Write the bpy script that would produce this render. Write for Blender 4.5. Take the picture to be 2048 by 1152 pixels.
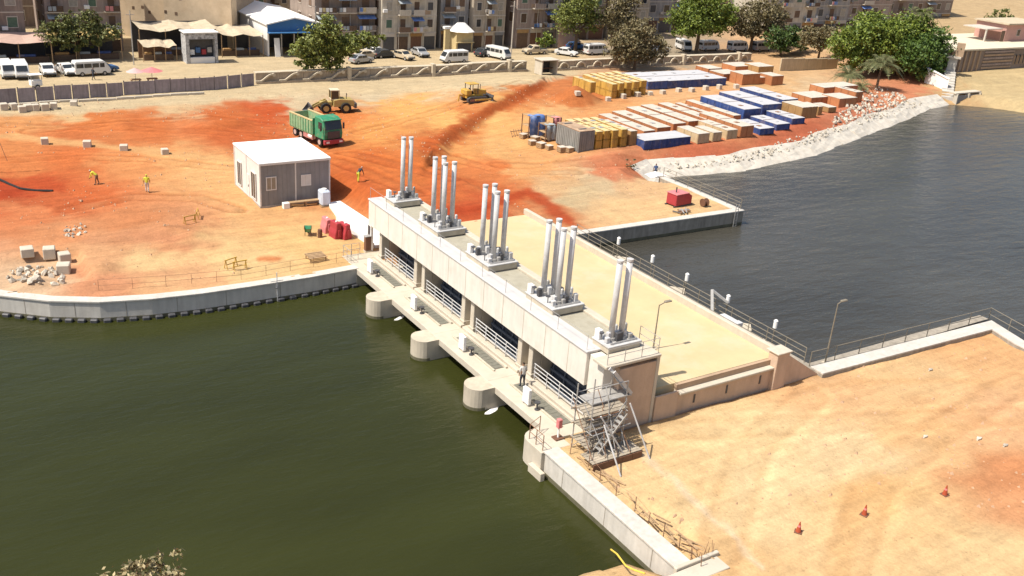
import bpy, bmesh, math, random
import numpy as np
from mathutils import Vector, Matrix
random.seed(7); rng = np.random.default_rng(7)
for o in list(bpy.data.objects): bpy.data.objects.remove(o)
SC = bpy.context.scene; COL = SC.collection
# ------------------------------------------------------------------ camera
CH = 30.0
def _calib():
    a = np.array([-325., -348.]); b = np.array([4200., 0.]); c = np.array([1024., 576.])
    f = math.sqrt(-np.dot(a-c, b-c))
    r = lambda p: np.array([p[0]-c[0], -(p[1]-c[1]), -f])
    y = r(a); y /= np.linalg.norm(y); x = r(b); x /= np.linalg.norm(x)
    return f, np.array([x, y, np.cross(x, y)])
FPX, ROT = _calib()
def P(px, py, z=0.0):
    d = ROT @ np.array([px-1024., 576.-py, -FPX]); t = (z-CH)/d[2]
    return (d[0]*t, d[1]*t)
cd = bpy.data.cameras.new('camera'); cam = bpy.data.objects.new('camera', cd); COL.objects.link(cam)
cd.sensor_width = 36; cd.lens = FPX/2048*36; cd.clip_end = 3000; cd.clip_start = 0.5
m = Matrix(ROT.tolist()).to_4x4(); m.translation = (0, 0, CH); cam.matrix_world = m
SC.camera = cam
# ------------------------------------------------------------------ light
SUN_EL, SUN_DIR = 58, Vector((-1.0, 0.10, 0)).normalized()
sv = SUN_DIR*math.cos(math.radians(SUN_EL)) + Vector((0, 0, math.sin(math.radians(SUN_EL))))
sl = bpy.data.lights.new('sun', 'SUN'); sl.energy = 4.5; sl.angle = math.radians(0.53); sl.color = (1, .93, .82)
so = bpy.data.objects.new('sun', sl); COL.objects.link(so); so.rotation_euler = sv.to_track_quat('Z', 'Y').to_euler(); so.location = (0, 0, 80)
W = bpy.data.worlds.new('World'); SC.world = W; W.use_nodes = True
nt = W.node_tree; sky = nt.nodes.new('ShaderNodeTexSky'); sky.sky_type = 'NISHITA'; sky.sun_disc = False
sky.sun_elevation = math.radians(SUN_EL); sky.sun_rotation = math.atan2(sv.x, sv.y); sky.dust_density = 3.0; sky.air_density = 1.0
bg = nt.nodes['Background']; bg.inputs['Strength'].default_value = 0.11
nt.links.new(sky.outputs[0], bg.inputs['Color'])
vs = SC.view_settings; vs.view_transform = 'Standard'; vs.look = 'None'; vs.exposure = 0.42; vs.gamma = 1
try: vs.use_curve_mapping = False
except Exception: pass

# ------------------------------------------------------------------ materials
def lin(c): return tuple(((v/255)/12.92 if v/255 <= .04045 else ((v/255+.055)/1.055)**2.4) for v in c)
MATS = {}
def mat(name, col, rough=.8, var=.18, scale=1.5, bump=.0, bscale=12., metal=0., streak=0., spec=.3, stain=None, rnd=0.):
    """procedural surface: base colour broken by two noises, optional vertical streaks, bump and per-object variation"""
    if name in MATS: return MATS[name]
    M = bpy.data.materials.new(name); M.use_nodes = True; t = M.node_tree; N = t.nodes; L = t.links
    B = N['Principled BSDF']; B.inputs['Roughness'].default_value = rough; B.inputs['Metallic'].default_value = metal
    B.inputs['Specular IOR Level'].default_value = spec
    tc = N.new('ShaderNodeTexCoord'); geo = N.new('ShaderNodeNewGeometry')
    n1 = N.new('ShaderNodeTexNoise'); n1.inputs['Scale'].default_value = scale; n1.inputs['Detail'].default_value = 6; n1.inputs['Roughness'].default_value = .65
    L.new(geo.outputs['Position'], n1.inputs['Vector'])
    mr = N.new('ShaderNodeMapRange'); mr.inputs[1].default_value = .25; mr.inputs[2].default_value = .75
    mr.inputs[3].default_value = 1-var; mr.inputs[4].default_value = 1+var*.6
    L.new(n1.outputs['Fac'], mr.inputs[0])
    val = mr.outputs[0]
    if streak:
        mp = N.new('ShaderNodeMapping'); mp.inputs['Scale'].default_value = (1, 1, .12); L.new(geo.outputs['Position'], mp.inputs['Vector'])
        n2 = N.new('ShaderNodeTexNoise'); n2.inputs['Scale'].default_value = 3.2; n2.inputs['Detail'].default_value = 4; L.new(mp.outputs[0], n2.inputs['Vector'])
        m2 = N.new('ShaderNodeMapRange'); m2.inputs[1].default_value = .35; m2.inputs[2].default_value = .7; m2.inputs[3].default_value = 1; m2.inputs[4].default_value = 1-streak
        L.new(n2.outputs['Fac'], m2.inputs[0])
        mu = N.new('ShaderNodeMath'); mu.operation = 'MULTIPLY'; L.new(val, mu.inputs[0]); L.new(m2.outputs[0], mu.inputs[1]); val = mu.outputs[0]
    if rnd:
        oi = N.new('ShaderNodeObjectInfo'); m3 = N.new('ShaderNodeMapRange'); m3.inputs[3].default_value = 1-rnd; m3.inputs[4].default_value = 1+rnd
        L.new(oi.outputs['Random'], m3.inputs[0])
        mu = N.new('ShaderNodeMath'); mu.operation = 'MULTIPLY'; L.new(val, mu.inputs[0]); L.new(m3.outputs[0], mu.inputs[1]); val = mu.outputs[0]
    vm = N.new('ShaderNodeVectorMath'); vm.operation = 'SCALE'; vm.inputs[0].default_value = col[:3]; L.new(val, vm.inputs['Scale'])
    out = vm.outputs[0]
    if stain:
        n4 = N.new('ShaderNodeTexNoise'); n4.inputs['Scale'].default_value = stain[1]; n4.inputs['Detail'].default_value = 8; n4.inputs['Roughness'].default_value = .7
        L.new(geo.outputs['Position'], n4.inputs['Vector'])
        m4 = N.new('ShaderNodeMapRange'); m4.inputs[1].default_value = .5; m4.inputs[2].default_value = .68; m4.inputs[4].default_value = stain[2]; L.new(n4.outputs['Fac'], m4.inputs[0])
        mx = N.new('ShaderNodeMix'); mx.data_type = 'RGBA'; L.new(m4.outputs[0], mx.inputs[0]); L.new(out, mx.inputs[6]); mx.inputs[7].default_value = (*stain[0], 1); out = mx.outputs[2]
    L.new(out, B.inputs['Base Color'])
    if bump:
        n3 = N.new('ShaderNodeTexNoise'); n3.inputs['Scale'].default_value = bscale; n3.inputs['Detail'].default_value = 5; L.new(geo.outputs['Position'], n3.inputs['Vector'])
        bp = N.new('ShaderNodeBump'); bp.inputs['Strength'].default_value = bump; bp.inputs['Distance'].default_value = .05
        L.new(n3.outputs['Fac'], bp.inputs['Height']); L.new(bp.outputs[0], B.inputs['Normal'])
    MATS[name] = M; return M
def leafmat(name, c0, c1):
    M = bpy.data.materials.new(name); M.use_nodes = True; t = M.node_tree; B = t.nodes['Principled BSDF']; B.inputs['Roughness'].default_value = .6
    g = t.nodes.new('ShaderNodeNewGeometry'); mx = t.nodes.new('ShaderNodeMix'); mx.data_type = 'RGBA'
    mx.inputs[6].default_value = (*c0, 1); mx.inputs[7].default_value = (*c1, 1)
    t.links.new(g.outputs['Random Per Island'], mx.inputs[0]); t.links.new(mx.outputs[2], B.inputs['Base Color'])
    B.inputs['Subsurface Weight'].default_value = 0
    MATS[name] = M; return M
CONC = mat('concrete', (.52, .46, .36), .85, .16, .7, .25, 9, streak=.12, stain=((.34, .28, .20), .9, .4))
CONCW = mat('pale_concrete', (.53, .475, .385), .85, .12, .8, .2, 9, streak=.08, stain=((.42, .36, .27), 1.1, .35))
CONCX = mat('bright_wall_concrete', (.56, .53, .475), .8, .14, .7, .15, 9, streak=.16, stain=((.42, .38, .32), 1.0, .4))
CONCB = mat('beam_concrete', (.70, .66, .585), .85, .10, .5, .15, 9, streak=.10, stain=((.54, .48, .39), .9, .4))
CONCD = mat('weathered_concrete', (.36, .32, .26), .9, .25, 1., .3, 9, streak=.3)
CONCR = mat('rough_abutment_concrete', (.54, .40, .295), .9, .14, .7, .35, 7, streak=.10, stain=((.46, .33, .23), .8, .45))  # orange tone includes warm light bounced from the ground
TIDE = mat('tide_stain', (.13, .12, .075), .8, .35, 1.5, .3, 8)
ROOFG = mat('roof_screed', (.37, .345, .27), .95, .16, 1.4, .4, 25, stain=((.28, .25, .18), 1.3, .5))
STEELW = mat('white_painted_steel', (.54, .54, .535), .5, .14, 2., spec=.4, stain=((.36, .31, .25), 2.2, .5), rnd=.06)
STEELG = mat('galvanised_steel', (.40, .39, .37), .5, .2, 3., metal=.25, spec=.5)
STEELB = mat('weathered_rail_steel', (.24, .21, .16), .6, .25, 3., metal=.1, spec=.4)
STEELD = mat('dark_steel', (.07, .07, .075), .5, .3, 3., spec=.4)
GATEB = mat('gate_blue_steel', (.03, .042, .065), .5, .3, 2., spec=.5, streak=.3)
GATEL = mat('gate_girder_steel', (.10, .125, .165), .5, .25, 2., spec=.5, streak=.2)
GRATE = mat('bar_grating', (.19, .185, .15), .7, .25, 6., .6, 40)
WHITE = mat('white_paint', (.80, .79, .76), .5, .08, 2.)
ROOFW = mat('white_roof_sheet', (.86, .85, .82), .6, .06, 1.2, .15, 3)
PANELG = mat('grey_wall_panel', (.25, .25, .25), .6, .12, 1.5, streak=.12)
PANELL = mat('light_wall_panel', (.68, .66, .62), .6, .10, 1.5, streak=.1)
GLASS = mat('dark_glass', (.03, .035, .04), .12, .2, 1., spec=.6)
BLACK = mat('black_rubber', (.02, .02, .02), .8, .2, 4.)
RED = mat('red_plastic', (.42, .05, .06), .45, .15, 3., rnd=.15)
PINK = mat('faded_red_plastic', (.62, .20, .20), .5, .15, 3.)
WOOD = mat('sunbleached_timber', (.40, .27, .15), .85, .3, 5., .3, 30, rnd=.15)
GWOOD = mat('grey_plank', (.36, .31, .24), .85, .3, 5., .3, 30, rnd=.2)
RUSTM = mat('rusty_tube', (.26, .15, .09), .75, .35, 8.)
YELLOW = mat('yellow_machine_paint', (.52, .33, .06), .6, .3, 2.5, stain=((.34, .22, .12), 1.6, .85))
GREEN = mat('green_truck_paint', (.04, .25, .13), .5, .25, 1.5, stain=((.26, .28, .16), 1.3, .7))
GREEND = mat('dusty_green_panel', (.22, .38, .21), .6, .25, 1.5, stain=((.45, .40, .25), 1.8, .7))
BROWN = mat('brown_paint', (.16, .08, .05), .6, .3, 4.)
ORANGE = mat('orange_plastic', (.75, .16, .03), .5, .1, 4.)
BRICK = mat('mud_plaster', (.42, .30, .20), .9, .2, .5, .3, 5, stain=((.30, .20, .13), .8, .5))

# ------------------------------------------------------------------ mesh builder
class MB:
    def __init__(s): s.v = []; s.f = []; s.mi = []
    def add(s, vs, fs, mi=0):
        n = len(s.v); s.v += [tuple(v) for v in vs]; s.f += [tuple(i+n for i in f) for f in fs]; s.mi += [mi]*len(fs); return s
    def box(s, x0, x1, y0, y1, z0, z1, mi=0, M=None):
        vs = [(x, y, z) for z in (z0, z1) for y in (y0, y1) for x in (x0, x1)]
        if M is not None: vs = [tuple(M @ Vector(v)) for v in vs]
        return s.add(vs, [(0, 2, 3, 1), (4, 5, 7, 6), (0, 1, 5, 4), (2, 6, 7, 3), (0, 4, 6, 2), (1, 3, 7, 5)], mi)
    def bar(s, a, b, w, h=None, mi=0):
        """square bar from a to b"""
        h = h or w; a = Vector(a); b = Vector(b); d = (b-a).normalized()
        up = Vector((0, 0, 1)) if abs(d.z) < .95 else Vector((0, 1, 0))
        u = d.cross(up).normalized()*w/2; v = u.cross(d).normalized()*h/2
        vs = [p+i*u+j*v for p in (a, b) for i, j in ((-1, -1), (1, -1), (1, 1), (-1, 1))]
        return s.add(vs, [(0, 1, 2, 3), (7, 6, 5, 4), (0, 4, 5, 1), (1, 5, 6, 2), (2, 6, 7, 3), (3, 7, 4, 0)], mi)
    def cyl(s, a, b, r0, r1=None, n=10, mi=0, caps=True):
        r1 = r0 if r1 is None else r1; a = Vector(a); b = Vector(b); d = (b-a).normalized()
        up = Vector((0, 0, 1)) if abs(d.z) < .95 else Vector((1, 0, 0))
        u = d.cross(up).normalized(); v = u.cross(d)
        vs = []
        for p, r in ((a, r0), (b, r1)):
            for k in range(n): an = 2*math.pi*k/n; vs.append(p+u*math.cos(an)*r+v*math.sin(an)*r)
        fs = [(k, (k+1) % n, n+(k+1) % n, n+k) for k in range(n)]
        if caps: fs += [tuple(range(n-1, -1, -1)), tuple(range(n, 2*n))]
        return s.add(vs, fs, mi)
    def path(s, pts, r, n=6, mi=0):
        for a, b in zip(pts[:-1], pts[1:]): s.cyl(a, b, r, n=n, mi=mi)
        return s
    def prism(s, poly, z0, z1, mi=0):
        n = len(poly); vs = [(x, y, z0) for x, y in poly]+[(x, y, z1) for x, y in poly]
        return s.add(vs, [(k, (k+1) % n, n+(k+1) % n, n+k) for k in range(n)]+[tuple(range(n-1, -1, -1)), tuple(range(n, 2*n))], mi)
    def extr(s, poly, y0, y1, mi=0, axis='y'):
        """profile in (a, z) pushed along y (a = x) or x (a = y)"""
        n = len(poly)
        f = (lambda a, z, t: (a, t, z)) if axis == 'y' else (lambda a, z, t: (t, a, z))
        vs = [f(a, z, y0) for a, z in poly]+[f(a, z, y1) for a, z in poly]
        return s.add(vs, [(k, (k+1) % n, n+(k+1) % n, n+k) for k in range(n)]+[tuple(range(n-1, -1, -1)), tuple(range(n, 2*n))], mi)
    def sweep(s, pts, prof, mi=0):
        pts = [Vector((p[0], p[1])) for p in pts]; n = len(prof); vs = []
        for i, p in enumerate(pts):
            d0 = (p-pts[i-1]).normalized() if i else None; d1 = (pts[i+1]-p).normalized() if i < len(pts)-1 else None
            d0 = d0 or d1; d1 = d1 or d0; t = (d0+d1).normalized(); nn = Vector((-t.y, t.x)); k = 1/max(.4, nn.dot(Vector((-d0.y, d0.x))))
            for o, z in prof: q = p+nn*o*k; vs.append((q.x, q.y, z))
        fs = [(i*n+k, i*n+(k+1) % n, (i+1)*n+(k+1) % n, (i+1)*n+k) for i in range(len(pts)-1) for k in range(n)]
        fs += [tuple(range(n-1, -1, -1)), tuple(range((len(pts)-1)*n, len(pts)*n))]
        return s.add(vs, fs, mi)
    def sphere(s, c, r, n=8, m=5, mi=0, sz=1.):
        vs = [(c[0], c[1], c[2]-r*sz)]
        for j in range(1, m):
            a = -math.pi/2+math.pi*j/m
            for k in range(n): b = 2*math.pi*k/n; vs.append((c[0]+r*math.cos(a)*math.cos(b), c[1]+r*math.cos(a)*math.sin(b), c[2]+r*sz*math.sin(a)))
        vs.append((c[0], c[1], c[2]+r*sz)); fs = [(0, 1+(k+1) % n, 1+k) for k in range(n)]
        for j in range(m-2): fs += [(1+j*n+k, 1+j*n+(k+1) % n, 1+(j+1)*n+(k+1) % n, 1+(j+1)*n+k) for k in range(n)]
        e = len(vs)-1; fs += [(1+(m-2)*n+k, 1+(m-2)*n+(k+1) % n, e) for k in range(n)]
        return s.add(vs, fs, mi)
    def mesh(s, name, mats, bevel=0, smooth=False):
        me = bpy.data.meshes.new(name); me.from_pydata([tuple(v) for v in s.v], [], s.f)
        for M in (mats if isinstance(mats, (list, tuple)) else [mats]): me.materials.append(M)
        me.polygons.foreach_set('material_index', s.mi)
        bm = bmesh.new(); bm.from_mesh(me)
        if bevel:
            bmesh.ops.bevel(bm, geom=[e for e in bm.edges if len(e.link_faces) == 2 and e.calc_face_angle(0) > .5], offset=bevel, segments=1, affect='EDGES', clamp_overlap=True)
        bmesh.ops.recalc_face_normals(bm, faces=bm.faces); bm.to_mesh(me); bm.free()
        if smooth: me.polygons.foreach_set('use_smooth', [True]*len(me.polygons))
        me.update(); return me
def link(name, data, parent=None, loc=(0, 0, 0)):
    o = bpy.data.objects.new(name, data); COL.objects.link(o); o.location = loc
    if parent is not None: o.parent = parent
    return o
def tag(o, label=None, cat=None, group=None, kind=None):
    if label: o['label'] = label
    if cat: o['category'] = cat
    if group: o['group'] = group
    if kind: o['kind'] = kind
    return o
def thing(name, label, cat, loc=(0, 0, 0), rz=0., group=None):
    o = link(name, None, None, loc); o.empty_display_size = .3; o.rotation_euler = (0, 0, rz); return tag(o, label, cat, group)
def part(name, mb, M, parent, bevel=0, smooth=False, loc=(0, 0, 0)):
    return link(name, mb.mesh(name, M, bevel, smooth) if isinstance(mb, MB) else mb, parent, loc)
def wpart(name, mb, M, parent, bevel=0, smooth=False):
    """part whose mesh is given in world coordinates; parents stand unrotated"""
    o = part(name, mb, M, parent, bevel, smooth); p = parent; v = Vector((0, 0, 0))
    while p is not None: v += p.location; p = p.parent
    o.location = -v; return o
def single(name, mb, M, label, cat, base, bevel=0, group=None, smooth=False, rz=0):
    o = part(name, mb, M, None, bevel, smooth, base); o.rotation_euler = (0, 0, rz); return tag(o, label, cat, group)
def copytree(o, parent=None):
    c = o.copy(); COL.objects.link(c); c.parent = parent
    for ch in list(o.children): copytree(ch, c)
    return c

# ------------------------------------------------------------------ terrain
WZ = -1.52
LQ = [(-60, 100), (-30, 93), (-14, 87.5), (-6, 82.2), (0, 76.9), (4.6, 72.2), (7.5, 69.9), (10.6, 68.35), (14, 67.5), (17.5, 67.1), (21.1, 67.0), (25.9, 67.0), (30.2, 67.3)]
UQ = [(52.4, 67.3), (73.2, 66.9), (73.3, 79.6)]
RIP = [(73.9, 81.2), (77, 82.6), (89, 81.7), (105, 84.2), (126, 91.1), (140, 95.6), (152, 100.1), (159, 101.3), (164.4, 97.2), (169, 90), (200, 60), (320, 40)]
LB = LQ+UQ+RIP+[(600, 40), (600, 900), (-400, 900), (-400, 130)]
RFQ = [(28.6, 26.3), (28.6, 38.9)]
RUQ = [(51.2, 38.25), (71.4, 37.6), (70.2, 34), (69.5, 20), (69.5, -40)]
NEAR = [(-200, 44), (-30, 38), (5, 34.6), (15, 31), (21, 29.6), (25.6, 29.9), (28.2, 29.5)]
RB = RFQ+RUQ+[(69.5, -200), (-200, -200)]+NEAR
def inside(poly, x, y):
    r = np.zeros(x.shape, bool); n = len(poly)
    for i in range(n):
        (x0, y0), (x1, y1) = poly[i], poly[(i+1) % n]
        if y0 == y1: continue
        c = ((y0 > y) != (y1 > y)) & (x < (x1-x0)*(y-y0)/(y1-y0)+x0); r ^= c
    return r
def segdist(pts, x, y):
    d = np.full(x.shape, 1e9)
    for (x0, y0), (x1, y1) in zip(pts[:-1], pts[1:]):
        vx, vy = x1-x0, y1-y0; t = np.clip(((x-x0)*vx+(y-y0)*vy)/(vx*vx+vy*vy), 0, 1)
        d = np.minimum(d, np.hypot(x-x0-t*vx, y-y0-t*vy))
    return d
def vnoise(x, y, s, seed=0):
    x = x/s; y = y/s; xi = np.floor(x).astype(int); yi = np.floor(y).astype(int); fx = x-xi; fy = y-yi
    h = lambda a, b: (np.sin(a*127.1+b*311.7+seed*74.7)*43758.5453) % 1
    u = fx*fx*(3-2*fx); v = fy*fy*(3-2*fy)
    return (h(xi, yi)*(1-u)+h(xi+1, yi)*u)*(1-v)+(h(xi, yi+1)*(1-u)+h(xi+1, yi+1)*u)*v
def sst(a, b, x): t = np.clip((x-a)/(b-a), 0, 1); return t*t*(3-2*t)
YARD = [P(*p, .8) for p in [(1130, 322), (1180, 316), (1290, 308), (1400, 296), (1500, 280), (1620, 247), (1725, 208), (1760, 180)]]
STEP = [P(*p, .4) for p in [(868, 305), (876, 284), (905, 262), (960, 232), (1030, 198), (1078, 174)]]
RUTS = [[P(*p) for p in q] for q in ([(640, 320), (720, 360), (830, 425)], [(690, 318), (770, 345), (900, 390)], [(0, 322), (120, 312), (280, 318), (460, 335)], [(20, 250), (200, 256), (380, 262), (560, 272)], [(560, 250), (420, 236), (250, 246), (60, 262)], [(720, 270), (850, 240), (960, 210), (1050, 185)], [(700, 290), (840, 300), (1000, 340), (1150, 345)], [(140, 420), (260, 400), (400, 400), (470, 420)], [(1620, 790), (1500, 900), (1420, 1152)], [(2040, 760), (1880, 860), (1750, 960), (1690, 1140)], [(1350, 860), (1600, 850), (2040, 830)], [(1300, 225), (1420, 205), (1560, 195)], [(1000, 330), (1200, 330), (1290, 322)])]
HEAPS = [(*P(430, 252), .8, 3.2), (*P(385, 248), .55, 2.4), (*P(475, 250), .6, 2.5), (*P(330, 468), .5, 2.2), (*P(385, 478), .45, 1.8), (*P(250, 255), .4, 2.6), (*P(60, 560), .5, 1.6), (*P(200, 540), .35, 2.0), (*P(1240, 345), .5, 1.8), (*P(620, 190), .35, 3), (*P(740, 182), .4, 3), (*P(150, 460), .35, 1.6)]
YX = np.array([p[0] for p in YARD]); YY = np.array([p[1] for p in YARD])
def base_h(x, y):
    z = np.zeros(x.shape)
    # road embankment behind the left abutment
    t = 2.0*(1-sst(74, 106, y)); w = np.minimum(sst(35.7, 38.0, x), 1-sst(47.2, 50.6, x)); w = np.where(y > 69.0, w, w*sst(68.2, 69, y)); z += t*w
    # storage yard
    yl = np.interp(x, YX, YY); z += .8*sst(-1.6, .6, y-yl)*sst(62, 72, x)*(1-sst(124, 134, y))*(1-sst(136, 146, x))
    # spoil heap and low banks
    z += 2.3*np.maximum(0, 1-np.hypot((x-84.6)/4.6, (y-113.2)/3.4))
    z += .55*np.exp(-((y-128.4)/1.6)**2)*sst(30, 8, x)
    # graded fill: a step of about a metre that faces away from the street wall, then wheel ruts and small spoil heaps
    dl = segdist(STEP, x, y); sg = np.full(x.shape, -1.); best = np.full(x.shape, 1e9)
    for (x0, y0), (x1, y1) in zip(STEP[:-1], STEP[1:]):
        vx, vy = x1-x0, y1-y0; tt = np.clip(((x-x0)*vx+(y-y0)*vy)/(vx*vx+vy*vy), 0, 1); dd = np.hypot(x-x0-tt*vx, y-y0-tt*vy); cr = vx*(y-y0)-vy*(x-x0)
        sg = np.where(dd < best, np.sign(cr), sg); best = np.minimum(best, dd)
    z += .95*np.where(sg > 0, 1-sst(0, 17, dl), 1-sst(0, 2.0, dl))*sst(70, 90, y+.6*(x-50))
    for pl in RUTS:
        dr_ = segdist(pl, x, y); am = np.where(y < 60, .3, 1.); z += am*(-.10*np.exp(-((dr_-.95)/.28)**2)+.07*np.exp(-((dr_-1.5)/.3)**2)+.05*np.exp(-(dr_/.4)**2))
    for hx, hy, hh, hr in HEAPS: z += hh*np.maximum(0, 1-np.hypot(x-hx, (y-hy)*1.25)/hr)**1.2
    z += .35*vnoise(x, y, 9, 1)*sst(100, 90, y)*sst(30, 20, x)*sst(69, 76, y)
    # pit with rubble on the left
    z += -.55*sst(.9, 1.0, 1-np.maximum(np.abs(x-6.2)/5.0, np.abs(y-75.6)/3.3)+.9)
    # far bank rises towards the arcaded wall and beyond
    z += 1.6*sst(103, 112, y)*sst(160, 172, x)
    z += 16*sst(185, 330, x-0.2*(y-200))*sst(150, 260, y)
    return z
def terrain(x, y):
    x = np.asarray(x, float); y = np.asarray(y, float)
    z = base_h(x, y)
    rough = sst(140, 132, y)
    z = z+rough*(.16*(vnoise(x, y, 3.1, 2)-.5)+.10*(vnoise(x, y, 1.1, 3)-.5)+.05*(vnoise(x, y, .6, 4)-.5))
    il = inside(LB, x, y) & (segdist(LQ+[(33, 67.5), (47, 67.5)]+UQ, x, y) > .42); ir = inside(RB, x, y) & (segdist(RFQ, x, y) > .45) & (segdist([(33, 38.3)]+RUQ, x, y) > .42)
    dr = segdist(RIP, x, y); dn = segdist(NEAR, x, y)
    z = np.where(il, np.minimum(z, -2.0+dr*.47+.10*vnoise(x, y, 1.0, 5)), z)
    z = np.where(ir, np.minimum(z, -1.6+dn*.45), z)
    return np.where(il | ir, z, -4.0)
def TH(x, y): return float(terrain(np.array([x]), np.array([y]))[0])
def G(px, py, dz=0.0):
    """pixel -> first point of the built terrain that the sight line meets"""
    d = ROT @ np.array([px-1024., 576.-py, -FPX]); zz = np.linspace(3.2, -1.6, 97); t = (zz-CH)/d[2]
    k = int(np.argmax(zz <= terrain(d[0]*t, d[1]*t))) or 64
    return Vector((d[0]*t[k], d[1]*t[k], TH(d[0]*t[k], d[1]*t[k])+dz))
SOIL = [(30,300,235,150,90),(150,268,222,128,74),(300,255,225,128,72),(450,240,222,122,68),(540,225,216,100,52),(480,262,216,114,64),(200,238,230,135,75),(60,232,235,165,105),
(20,385,198,80,44),(90,368,208,92,50),(120,400,214,112,66),(170,385,225,118,66),(60,425,230,140,90),(250,330,240,160,100),(350,320,245,180,118),(420,350,247,190,128),(250,430,226,148,98),(350,450,230,160,112),(330,480,226,158,112),(420,490,250,205,145),(300,525,250,208,150),
(200,500,240,180,130),(120,460,232,158,108),(400,562,248,190,138),(600,480,250,205,140),(560,440,246,188,128),(500,525,250,210,150),(200,572,232,162,118),(60,560,240,200,160),(30,335,232,140,82),(140,320,228,128,72),
(600,200,228,204,165),(350,205,232,195,148),(150,222,238,198,145),(850,165,232,210,170),(1000,152,225,200,160),(740,180,230,206,168),
(800,215,250,186,112),(900,245,252,194,118),(1000,200,250,188,116),(760,262,246,170,98),(680,235,236,140,76),(640,240,224,126,70),(750,320,222,124,64),(700,365,214,112,58),(850,330,222,122,62),(900,380,218,116,64),(950,415,212,98,56),(1030,392,222,124,72),(1100,430,225,150,100),
(870,284,220,122,66),(905,262,220,122,66),(970,225,220,124,68),(1020,200,222,130,74),(1062,180,226,136,80),(920,296,245,172,104),(1000,290,248,188,122),(1000,240,250,190,120),(1050,340,244,178,116),(980,345,228,135,78),(1150,390,222,194,150),(1200,372,228,198,155),(1110,375,232,188,138),(1250,420,250,205,150),(1350,400,250,208,152),(1290,375,240,195,145),  # opening points darken the step face by its shade
(1100,230,250,190,128),(1300,225,246,180,120),(1550,175,236,188,134),(1600,185,240,205,160),(1250,338,222,136,96),(1400,312,218,122,86),(1600,262,218,122,86),(1700,222,222,138,102),(1150,195,215,128,74),(1200,225,240,170,110),(1500,215,245,172,116),(1350,190,246,190,135),
(1820,185,230,150,110),(1960,170,228,200,150),(2040,190,228,200,150),(1880,190,220,180,130),
(1300,900,252,213,158),(1500,850,253,216,162),(1700,900,253,217,166),(1500,1050,253,216,163),(1800,750,250,205,150),(1950,690,246,190,134),(2000,850,246,192,142),(2040,960,230,158,108),(2048,1010,236,170,120),(1850,1050,250,206,150),(1650,780,242,192,140),(1250,1000,250,210,155),(1450,1110,247,202,146),(1950,1100,250,210,155),(1760,1000,248,200,140),(1600,950,253,218,166),(1850,860,246,196,140),
(150,150,226,204,165),(400,130,228,205,165),(700,112,200,182,150),(1300,105,190,172,146),(1700,40,215,185,140),(1980,20,222,190,145)]
def soil_and_shade(co):
    q = (co-np.array([0, 0, CH])) @ ROT            # camera space: used once, to read where a soil patch of the photograph lies on the ground
    zc = np.minimum(q[:, 2], -2.); px = 1024-FPX*q[:, 0]/zc; py = 576+FPX*q[:, 1]/zc
    S = np.array(SOIL, float); L_ = np.array([lin(c) for c in S[:, 2:]])
    j = vnoise(co[:, 0], co[:, 1], 2.3, 11)-.5; k = vnoise(co[:, 0], co[:, 1], 2.3, 12)-.5
    j2 = vnoise(co[:, 0], co[:, 1], .9, 13)-.5; k2 = vnoise(co[:, 0], co[:, 1], .9, 14)-.5
    qx = px+j*14+j2*10; qy = py+k*6+k2*5
    px = px+j*44+j2*30; py = py+k*18+k2*12
    num = np.zeros((len(co), 3)); den = np.zeros(len(co))
    for i in range(len(S)):
        d2 = (px-S[i, 0])**2+(2.2*(py-S[i, 1]))**2; w = 1/(d2+14**2)**2.1; num += w[:, None]*L_[i]; den += w
    c = num/den[:, None]
    def band(pts, col, w, soft=.45, a=1.):
        nonlocal c
        d = segdist([(p[0], p[1]*1.6) for p in pts], qx, qy*1.6); k_ = a*(1-sst(w*(1-soft), w*(1+soft), d)); c = c*(1-k_[:, None])+np.array(lin(col))*k_[:, None]
    # pale verge between the boundary wall and the graded fill
    edge = np.interp(qx, [-200, 0, 150, 300, 500, 640, 760, 900, 1060, 1160], [238, 232, 226, 214, 200, 192, 187, 181, 168, 150]); k_ = (1-sst(-5, 5, qy-edge))*sst(1240, 1130, qx)
    c = c*(1-k_[:, None])+np.array(lin((232, 206, 164)))*k_[:, None]
    band([(-50, 268), (92, 280), (250, 295), (335, 305), (470, 324)], (246, 190, 128), 9, .6, .8)
    band([(858, 300), (880, 278), (960, 232), (1030, 198), (1078, 174)], (206, 104, 52), 16, .5, .9)  # darker band paints the step face's shade into the soil colour
    band([(880, 425), (960, 418), (1050, 385), (1095, 410), (1140, 445)], (196, 78, 40), 14, .7, .85)
    band([(690, 330), (740, 380), (800, 420)], (208, 106, 56), 12, .7, .5); band([(720, 310), (860, 350), (1000, 375)], (208, 108, 58), 10, .7, .5)
    band([(1285, 905), (1400, 1010), (1530, 1140)], (255, 232, 200), 6, .8, .55); band([(1750, 960), (1700, 1010), (1690, 1150)], (240, 186, 126), 26, .8, .5); band([(1620, 770), (1800, 760), (2000, 765)], (240, 186, 130), 9, .8, .6); band([(1830, 800), (1950, 840), (2060, 850)], (240, 186, 132), 16, .9, .5)
    band([(515, 518), (560, 520)], (226, 130, 76), 9, .6, .8); band([(180, 480), (300, 470), (420, 490)], (218, 150, 108), 18, .8, .6); band([(150, 545), (190, 560), (340, 545)], (226, 158, 116), 12, .8, .6)
    for pl in RUTS:
        d = segdist(pl, co[:, 0], co[:, 1]); k_ = np.exp(-((d-.95)/.26)**2)*np.where(co[:, 1] < 60, .16, .30)*(.4+.9*vnoise(co[:, 0], co[:, 1], 3., 21)); c = c*(1-k_[:, None]*np.array([.55, .8, 1.]))
        k_ = np.exp(-((d-1.55)/.3)**2)*.12; c = c*(1+k_[:, None])
    return np.clip(c/np.array([1.90, 1.84, 1.80]), .01, .8)
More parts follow.
